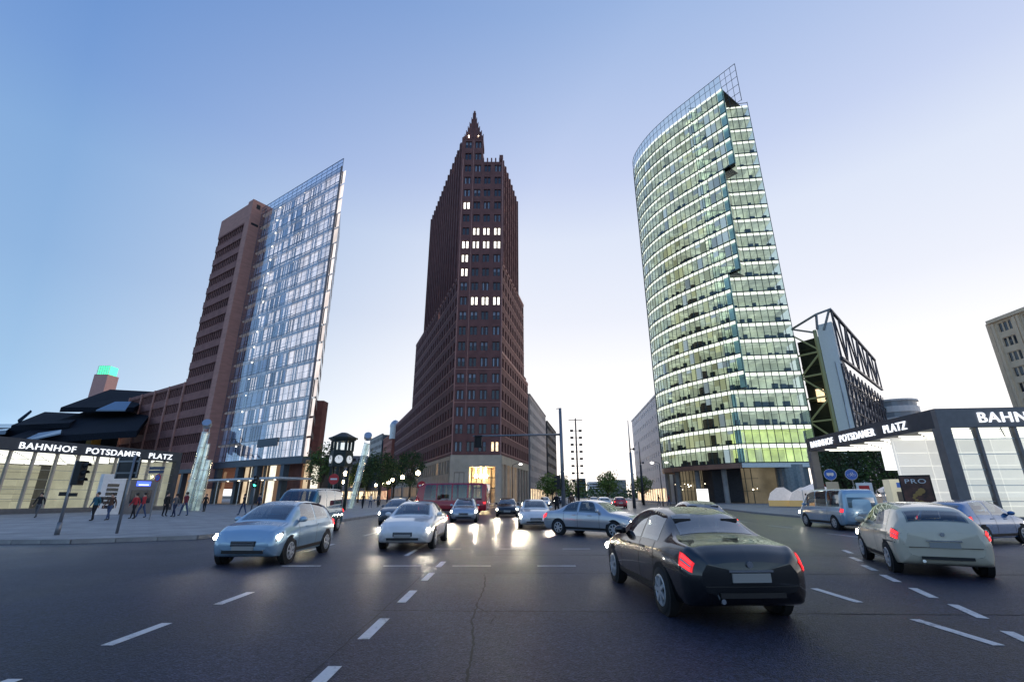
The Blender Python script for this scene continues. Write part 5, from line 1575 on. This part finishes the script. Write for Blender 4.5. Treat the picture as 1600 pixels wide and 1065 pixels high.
def arm_lamp(x, y, h, arm, lab, r=.22):
    t = thing('street_lamp', lab, 'street lamp', (x, y, .12))
    MB().tube((0, 0, 0), (0, 0, h), .08, .05, n=10).tube((0, 0, h), (arm * .5, 0, h + .25), .045, n=8).tube((arm * .5, 0, h + .25), (arm, 0, h + .2), .045, n=8).build('post', M['dark_metal'], t, smooth=True)
    MB().ball((arm, 0, h + .12), r, 10, 1.3, 1, .6).build('lantern', M['white_lamp'], t, smooth=True)
arm_lamp(0.1, 84, 6.6, 1.4, 'arm street lamp before the stone arcade of the brick tower')
arm_lamp(22.6, 74, 6.2, -1.1, 'arm street lamp on the right kerb before the curved tower')
arm_lamp(30.6, 92, 7.4, -1.1, 'arm street lamp close to the copper edge of the curved tower')
arm_lamp(35, 140, 7.4, -1.2, 'arm street lamp in front of the grey clad hall', .3)
arm_lamp(12.5, 128, 7.4, 1.2, 'arm street lamp in front of the pale stone office', .3)
# right hand pavement: round blue signs, stalls, poster case, pillar
for px, Y, lab, bus in ((1297, 46, 'blue bus lane disc with a white plate beneath on a thin post', True), (1330, 47, 'blue bicycle disc on a thin post', False)):
    c = at_y(px, 741, Y)
    r = thing('round_sign', lab, 'sign', (c.x, c.y, .12), R(-28))
    MB().tube((0, 0, 0), (0, 0, c.z + .35), .045, n=10).build('pole', M['grey_metal'], r)
    d = disc(r, 'disc', c.z - .12, .48, M['sign_blue']); disc(r, 'disc_rim', c.z - .12, .51, M['sign_white'], -.05)
    s = MB()
    if bus:
        s.box(-.28, .28, -.09, -.078, c.z - .2, c.z + .04).box(-.2, -.1, -.09, -.078, c.z - .26, c.z - .2).box(.1, .2, -.09, -.078, c.z - .26, c.z - .2)
        MB().box(-.5, .5, -.08, -.05, c.z - 1.5, c.z - .78).build('plate', mat('cream_plate', (.62, .55, .42), .5), r)
    else:
        for x in (-.17, .17):
            for k in range(12):
                a, b = 2 * math.pi * k / 12, 2 * math.pi * (k + 1) / 12
                s.bar((x + .13 * math.cos(a), -.084, c.z - .18 + .13 * math.sin(a)), (x + .13 * math.cos(b), -.084, c.z - .18 + .13 * math.sin(b)), .03, .012)
        for a, b in (((-.17, -.18), (-.05, .05)), ((-.05, .05), (.1, .05)), ((.17, -.18), (.1, .1)), ((-.05, .05), (0, -.18)), ((0, -.18), (.1, .05))):
            s.bar((a[0], -.084, c.z + a[1]), (b[0], -.084, c.z + b[1]), .03, .012)
    s.build('symbol', M['sign_white'], d)
M['canvas'] = mat('white_canvas', (.72, .68, .66), .8, emit=(1, .9, .8), estr=.22, var=.08)
M['yellow_canvas'] = mat('yellow_canvas', (.6, .42, .16), .8, emit=(1, .7, .3), estr=.15)
def dome_stall(x, y, w, lab):
    r = thing('dome_stall', lab, 'stall', (x, y, .13), R(-25))
    pr = [(-.5, 0), (-.5, .9), (-.38, 1.9), (-.1, 2.6), (.15, 2.65), (.42, 2.0), (.5, .9), (.5, 0)]
    mb = MB(); yb = MB()
    for (a, b) in zip(pr[:-1], pr[1:]):
        t = yb if max(a[1], b[1]) <= .95 else mb
        t.quad((a[0] * w, -1.0, a[1]), (b[0] * w, -1.0, b[1]), (b[0] * w, 1.0, b[1]), (a[0] * w, 1.0, a[1]))
    f = [(p[0] * w, p[1]) for p in pr if p[1] >= .9]
    for yy in (-1.0, 1.0):
        mb.add([(p[0], yy, p[1]) for p in f], [tuple(range(len(f)))])
        yb.quad((-.5 * w, yy, 0), (.5 * w, yy, 0), (.5 * w, yy, .9), (-.5 * w, yy, .9))
    mb.build('canopy', M['canvas'], r); yb.build('skirt', M['yellow_canvas'], r)
    MB().box(-.5 * w - .1, .5 * w + .1, -1.1, 1.1, -.02, .12).build('platform', M['concrete'], r)
dome_stall(38.2, 70, 3.2, 'small white domed stall with yellow skirt before the glass drum')
dome_stall(40.6, 68, 4.4, 'wide white domed stall with yellow skirt beside the red pillar')
rp = thing('advert_pillar', 'red advertising pillar beside the wide domed stall', 'advert pillar', (42.3, 66.5, .13), R(-30))
MB().box(-.5, .5, -.22, .22, 0, 3.0).build('case', M['sign_red'], rp); MB().box(-.38, .38, -.25, -.22, 1.0, 2.0).build('poster', mat('orange_poster', (.7, .25, .08), .5, emit=(1, .4, .1), estr=.2), rp)
MB().box(-.3, .3, -.25, -.22, 2.3, 2.65).build('badge', M['sign_blue'], rp)
wb = thing('lit_board', 'small bright white board standing before the tower columns', 'sign', (31.8, 82, .13), R(-20))
MB().box(-.9, .9, -.06, .06, .5, 2.6).build('board', glow('lit_white_board', (1, .97, .9), 1.3), wb); MB().box(-.7, -.6, -.05, .05, 0, .5).box(.6, .7, -.05, .05, 0, .5).build('feet', M['dark_metal'], wb)
rb = thing('red_board', 'white advertising board with a red mark under the trees', 'sign', (39.6, 55, .13), R(-35))
MB().box(-.75, .75, -.06, .06, .3, 2.9).build('board', M['sign_white'], rb); MB().box(-.5, .45, -.075, -.06, 1.9, 2.6).build('red_mark', M['sign_red'], rb)
MB().box(-.6, -.5, -.05, .05, 0, .3).box(.5, .6, -.05, .05, 0, .3).build('feet', M['dark_metal'], rb)
def parasol_stall(x, y, lab, w=2.6):
    r = thing('white_stall', lab, 'stall', (x, y, .13), R(-30))
    MB().box(-w / 2, w / 2, -.8, .8, 0, 1.0).build('counter', M['white_paint'], r)
    for sx in (-1, 1):
        for sy in (-1, 1): MB().tube((sx * w * .46, sy * .7, 1.0), (sx * w * .46, sy * .7, 2.2), .04, n=8).build('post', M['steel'], r)
    mb = MB(); n = 12
    for i in range(n):
        a, b = 2 * math.pi * i / n, 2 * math.pi * (i + 1) / n
        p = [(w * .62 * math.cos(t), 1.1 * math.sin(t)) for t in (a, b)]
        mb.add([(*p[0], 2.15), (*p[1], 2.15), (0, 0, 3.0)], [(0, 1, 2)]); mb.quad((*p[0], 2.15), (*p[1], 2.15), (*p[1], 1.95 if i % 2 else 1.85), (*p[0], 1.85 if i % 2 else 1.95))
    mb.build('scalloped_roof', M['canvas'], r)
    MB().ball((0, 0, 3.05), .12, 8).build('finial', M['canvas'], r)
parasol_stall(40.4, 51.5, 'white stall with scalloped roof under the trees')
parasol_stall(36.2, 58.5, 'white stall with scalloped roof between the round blue signs', 3.0)
bx = thing('ticket_booth', 'pale booth with a blue sign inside the corner pavilion', 'kiosk', (29.6, 37.2, .13), R(-20))
MB().box(-.9, .9, -.7, .7, 0, 2.7).build('housing', M['hall_panel'], bx); MB().box(-.5, .3, -.73, -.7, 2.1, 2.45).build('blue_sign', M['sign_blue'], bx); MB().box(-.6, .6, -.73, -.7, .9, 1.8).build('window', M['dark_pane'], bx)
po = thing('poster_case', 'dark poster case with white letters and a gold figure shape beside the pavilion corner', 'poster', (24.3, 29.4, .13), R(-38))
MB().box(-.75, .75, -.08, .08, .3, 2.7).box(-.6, -.5, -.05, .05, 0, .3).box(.5, .6, -.05, .05, 0, .3).build('case', M['black'], po)
pm = mat('poster_print', (.09, .03, .02), .35, var=.9, vscale=2.5)
MB().box(-.68, .68, -.095, -.08, .38, 2.62).build('poster', pm, po)
g = MB()
for i in range(9):
    a = i * .55; z = .75 + i * .13
    g.ball((.22 * math.sin(a * 1.7) - .02, -.097, z), .10 + .04 * math.sin(i), 8, 1.3, .08, 1.2)
g.build('gold_figure', mat('gold_print', (.42, .24, .06), .4), po)
letters(po, ['PRO'], -.52, .5, -.10, 2.22, .36, M['sign_white'])
# ================================================================== TREES
def leaf_mat(name, c, tr=.25):
    m = mat(name, c, .6, var=.35, vscale=.8, island=.35)
    return m
M['leaf_dark'] = leaf_mat('leaf_dark', (.035, .070, .018)); M['leaf_mid'] = leaf_mat('leaf_mid', (.06, .11, .022)); M['leaf_light'] = leaf_mat('leaf_light', (.12, .19, .03))
M['bark'] = mat('bark', (.06, .045, .035), .9, var=.3, vscale=5, bump=.5)
def tree(label, x, y, h, rx, leaf, n=2600, seed=0, group=None, trunk_h=None, ls=.30, z0=.12):
    r_ = random.Random(seed); th = trunk_h or h * .34
    t = thing('tree', label, 'tree', (x, y, z0), r_.uniform(0, 6), group)
    tk = MB().tube((0, 0, 0), (0, 0, th), h * .024, h * .016, n=10)
    cl = []
    for i in range(9):
        a = 2 * math.pi * i / 9 + r_.uniform(-.3, .3); e = r_.uniform(.35, 1.0)
        q = (rx * .75 * math.cos(a) * r_.uniform(.4, 1), rx * .75 * math.sin(a) * r_.uniform(.4, 1), th + (h - th) * e * .82)
        m = (q[0] * .45, q[1] * .45, th + (q[2] - th) * .55)
        tk.tube((0, 0, th * .93), m, h * .011, h * .007, n=6).tube(m, q, h * .007, h * .003, n=5)
        cl.append(q)
    tk.tube((0, 0, th), (0, 0, h * .85), h * .015, h * .004, n=6)
    tk.build('trunk', M['bark'], t)
    for i in range(26):
        a = r_.uniform(0, 2 * math.pi); u = r_.uniform(-.9, .95); s = math.sqrt(1 - u * u) * r_.uniform(.55, .98)
        cl.append((rx * s * math.cos(a), rx * s * math.sin(a), th + (h - th) * (.5 + .47 * u)))
    mb = MB()
    for i in range(n):
        c = r_.choice(cl); k = rx * .26
        p = Vector((c[0] + r_.gauss(0, k * .62), c[1] + r_.gauss(0, k * .62), c[2] + r_.gauss(0, k * .5)))
        a, b = Vector((r_.gauss(0, 1), r_.gauss(0, 1), r_.gauss(0, .6))).normalized(), Vector((r_.gauss(0, 1), r_.gauss(0, 1), r_.gauss(0, 1))).normalized()
        w = a.cross(b).normalized() * ls * .38 * r_.uniform(.7, 1.3); a = a * ls * r_.uniform(.7, 1.3)
        mb.add([p - a * .5, p + w * .9, p + a * .5, p - w * .9], [(0, 1, 2, 3)])
    mb.build('crown', leaf, t)
G1 = 'trees of the lined street'
spots = [(-30.5, 78, 9.4, 2.7, 'dark leafy tree hard against the clock tower'), (-22.6, 84, 8.8, 3.1, 'broad dark tree right of the leaning light pipe'), (-20.0, 96, 9.6, 3.0, 'dark tree nearest the brick flank in the lined street'), (-35, 112, 9.2, 3.4, 'dark tree farther along the lined street behind the clock tower'), (-29.5, 122, 10, 3.4, 'dark tree halfway along the lined street by the flank'), (-45, 142, 10, 3.6, 'tree far along the lined street before the low grey house'), (-38.5, 152, 10, 3.6, 'tree far along the lined street by the salmon house')]
for i, (x, y, h, rx, l) in enumerate(spots): tree(l, x, y, h, rx, M['leaf_dark'] if i % 3 else M['leaf_mid'], 2600, i + 1, G1, ls=.34)
for i, (x, y, h, rx, l) in enumerate(((41.5, 61, 8.6, 3.0, 'full dark tree behind the white stalls'), (46.5, 60, 8.4, 3.3, 'full dark tree seen under the pavilion roof'), (50.5, 57, 8.0, 3.0, 'full dark tree closest to the pavilion posters'), (47, 68, 9, 3.3, 'dark tree standing behind the others at the trussed block'))):
    tree(l, x, y, h, rx, M['leaf_mid'] if i == 1 else M['leaf_dark'], 3400, 20 + i, 'trees beside the corner pavilion', trunk_h=h * .22, ls=.32)
for i, (x, y, h, rx, l) in enumerate(((7.5, 92, 5.2, 2.6, 'light green young tree on the island behind the gantry'), (12.2, 120, 6.0, 2.6, 'light green young tree farther on the island'), (20.5, 105, 6.2, 2.8, 'light green young tree on the right of the roadway'), (29.5, 112, 5.6, 2.4, 'light green young tree by the grey clad hall'), (21, 160, 7, 3.4, 'light green tree at the end of the island'), (33, 170, 7.5, 3.6, 'light green tree far along the right pavement'))):
    tree(l, x, y, h, rx, M['leaf_light'], 1500, 40 + i, 'young trees along the roadway', ls=.36)
far_g = MB(); r_ = random.Random(5)
for i in range(9000):
    x = r_.uniform(-120, 260); p = Vector((x, r_.uniform(300, 380), abs(r_.gauss(3, 2.4 + 1.2 * math.sin(x * .11)))))
    a, b = Vector((r_.gauss(0, 1), r_.gauss(0, 1), r_.gauss(0, 1))).normalized(), Vector((r_.gauss(0, 1), r_.gauss(0, 1), r_.gauss(0, 1))).normalized()
    w = a.cross(b).normalized() * .6
    far_g.add([p - a, p + w, p + a, p - w], [(0, 1, 2, 3)])
fw_ = kind(far_g.build('distant_wood', M['leaf_mid']), 'stuff'); tag(fw_, 'distant green wood closing the street', 'trees')

# ================================================================== PEOPLE
M['skin'] = mat('skin', (.48, .29, .21), .6)
M['hair'] = mat('dark_hair', (.03, .02, .014), .6)
M['shoe'] = mat('shoe', (.02, .018, .018), .6)
CL = {k: mat('cloth_' + k, c, .85, var=.15, vscale=6) for k, c in dict(black=(.014, .014, .017), navy=(.02, .03, .07), red=(.40, .03, .04), teal=(.03, .12, .17), grey=(.11, .11, .12), denim=(.05, .08, .16), white=(.62, .60, .57), brown=(.11, .06, .04), wine=(.15, .02, .04)).items()}
def person_mesh(stride, arm, lean=0.0):
    V, E, Rr = [], [], []
    def add(p, r, par=None):
        V.append(p); Rr.append(r)
        if par is not None: E.append((par, len(V) - 1))
        return len(V) - 1
    pel = add((0, 0, .96), .135)
    ab = add((0, .01 + lean * .1, 1.12), .125, pel); ch = add((0, lean * .25, 1.32), .145, ab); nk = add((0, lean * .4, 1.48), .062, ch); hd = add((0, lean * .5 - .015, 1.60), .095, nk); tp = add((0, lean * .5 - .01, 1.71), .075, hd)
    nose = add((0, lean * .5 - .115, 1.605), .018, hd)
    for s in (-1, 1):
        f = stride * s
        hp = add((s * .10, 0, .90), .10, pel); kn = add((s * .105, -f * .55 - .02, .50), .068, hp); an = add((s * .10, -f + .03, .10), .045, kn)
        an2 = add((s * .10, -f + .02, .05), .045, an); add((s * .11, -f - .15, .035), .035, an2)
        sh = add((s * .19, lean * .25, 1.40), .068, ch); el = add((s * .25, arm * s * .4 + .03, 1.13), .05, sh); wr = add((s * .25, arm * s - .06, .90), .034, el); pl = add((s * .25, arm * s - .08, .83), .032, wr)
        for k in range(4): add((s * .25 + (k - 1.5) * .004, arm * s - .115 + k * .018, .755 + abs(k - 1.4) * .008), .010, pl)
        add((s * .225, arm * s - .12, .80), .011, pl)
    me = bpy.data.meshes.new('person_cage'); me.from_pydata(V, E, [])
    o = bpy.data.objects.new('person_cage', me); col.objects.link(o)
    sk = o.modifiers.new('skin', 'SKIN'); sk.use_smooth_shade = True
    for i, r in enumerate(Rr): me.skin_vertices[0].data[i].radius = (r, r * (.78 if i in (0, 1, 2) else 1.0))
    me.skin_vertices[0].data[0].use_root = True
    ss = o.modifiers.new('sub', 'SUBSURF'); ss.levels = 1
    dg = bpy.context.evaluated_depsgraph_get(); dg.update()
    out = bpy.data.meshes.new_from_object(o.evaluated_get(dg))
    bpy.data.objects.remove(o); bpy.data.meshes.remove(me)
    return out
POSE = [person_mesh(.26, .20), person_mesh(.05, .03), person_mesh(-.22, -.16, -.05), person_mesh(.12, .08, -.06)]
HAIR = MB().ball((0, .02, 1.655), .108, 12, 1.0, 1.05, 1.0).mesh('hair', M['hair'], True)
def person(loc, face, pose, top, leg, label, pack=None, h=1.0, group=None):
    me = POSE[pose].copy()
    me.materials.clear()
    for m in (M['skin'], CL[top], CL[leg], M['shoe']): me.materials.append(m)
    for p in me.polygons:
        c = p.center
        arm = abs(c.x) > .185
        if arm and c.z < .90 and c.z > .6: i = 0
        elif c.z < .085: i = 3
        elif c.z < .93 and not arm: i = 2
        elif c.z < 1.46: i = 1
        else: i = 0
        p.material_index = i; p.use_smooth = True
    r = thing('person', label, 'person', (loc[0], loc[1], loc[2]), R(face), group)
    b = inst(me, 'body', r); hr = inst(HAIR, 'hair', r)
    r.scale = (h, h, h)
    if pack:
        MB().box(-.16, .16, .12, .30, 1.05, 1.45).build('backpack', CL[pack], r)
    return r
def gp_(px, py): 
    p = ground(px, py, .13); return p
PEOPLE = [(55, 808, 200, 0, 'black', 'grey', 'person in black walking past the left end of the long pavilion', None),
          (143, 813, 170, 3, 'teal', 'black', 'person in teal jacket with backpack walking towards the long pavilion', 'black'),
          (167, 812, 185, 0, 'brown', 'denim', 'person in brown jacket walking beside the one with backpack', None),
          (206, 810, 90, 2, 'red', 'black', 'person in red coat before the ticket machines', None),
          (219, 808, 100, 0, 'red', 'denim', 'person in red coat and jeans close behind another red coat', None),
          (256, 806, 260, 1, 'black', 'black', 'person in black standing near the right end of the long pavilion', None),
          (270, 807, 80, 2, 'grey', 'navy', 'person in grey top walking near the pavilion end', None),
          (286, 805, 80, 0, 'wine', 'denim', 'person in dark red top before the terracotta arcade', None),
          (318, 799, 180, 1, 'black', 'black', 'person in black leaning by the light pipes', None),
          (378, 804, 90, 0, 'black', 'denim', 'person in black and jeans by the green traffic light', None),
          (402, 804, 95, 2, 'navy', 'black', 'person in navy top passing the green traffic light', None),
          (446, 799, 10, 0, 'wine', 'black', 'person in wine red shirt in front of the timber fins', None),
          (484, 798, 60, 1, 'white', 'black', 'person in white shirt under the end of the canopy', None),
          (492, 798, 240, 2, 'black', 'grey', 'person in black under the end of the canopy', None),
          (502, 797, 60, 0, 'white', 'navy', 'person in white top walking off from the canopy', None),
          (530, 795, 0, 1, 'red', 'grey', 'person in red top at the foot of the clock tower', None),
          (566, 794, 180, 0, 'black', 'black', 'person in black walking into the tree lined street', None),
          (578, 793, 0, 2, 'white', 'denim', 'person in white top and jeans coming out of the tree lined street', None),
          (590, 792, 170, 1, 'grey', 'black', 'person in grey top standing in the tree lined street', None),
          (1264, 797, 250, 0, 'red', 'denim', 'person in red top and jeans walking past the red pillar', None),
          (1279, 797, 255, 2, 'navy', 'denim', 'person in navy jacket walking next to the red top', None),
          (1301, 794, 40, 1, 'black', 'black', 'person in black standing by the bus lane sign', None),
          (1309, 794, 220, 0, 'brown', 'grey', 'person in brown jacket by the bus lane sign', None),
          (1318, 793, 20, 2, 'wine', 'navy', 'person in wine red jacket between the two round signs', None),
          (1344, 793, 60, 1, 'red', 'black', 'person in red top by the scalloped stall', None),
          (1362, 794, 240, 0, 'grey', 'denim', 'person in grey top near the red marked board', None),
          (1030, 789, 90, 0, 'black', 'grey', 'person in black walking under the curved tower', None),
          (1046, 789, 90, 2, 'red', 'denim', 'person in red top under the curved tower', None)]
for px, py, f, po_, t, l, lab, pk in PEOPLE:
    p = gp_(px, py)
    person(p, f + 180, po_, t, l, lab, pk, rnd.uniform(.95, 1.04))
person(Vector((3.4, 37.5, .13)), 0, 1, 'black', 'black', 'person in black waiting at the foot of the gantry mast', 'brown')
person(Vector((4.6, 38.2, .13)), 200, 3, 'brown', 'grey', 'person in brown waiting at the foot of the gantry mast')
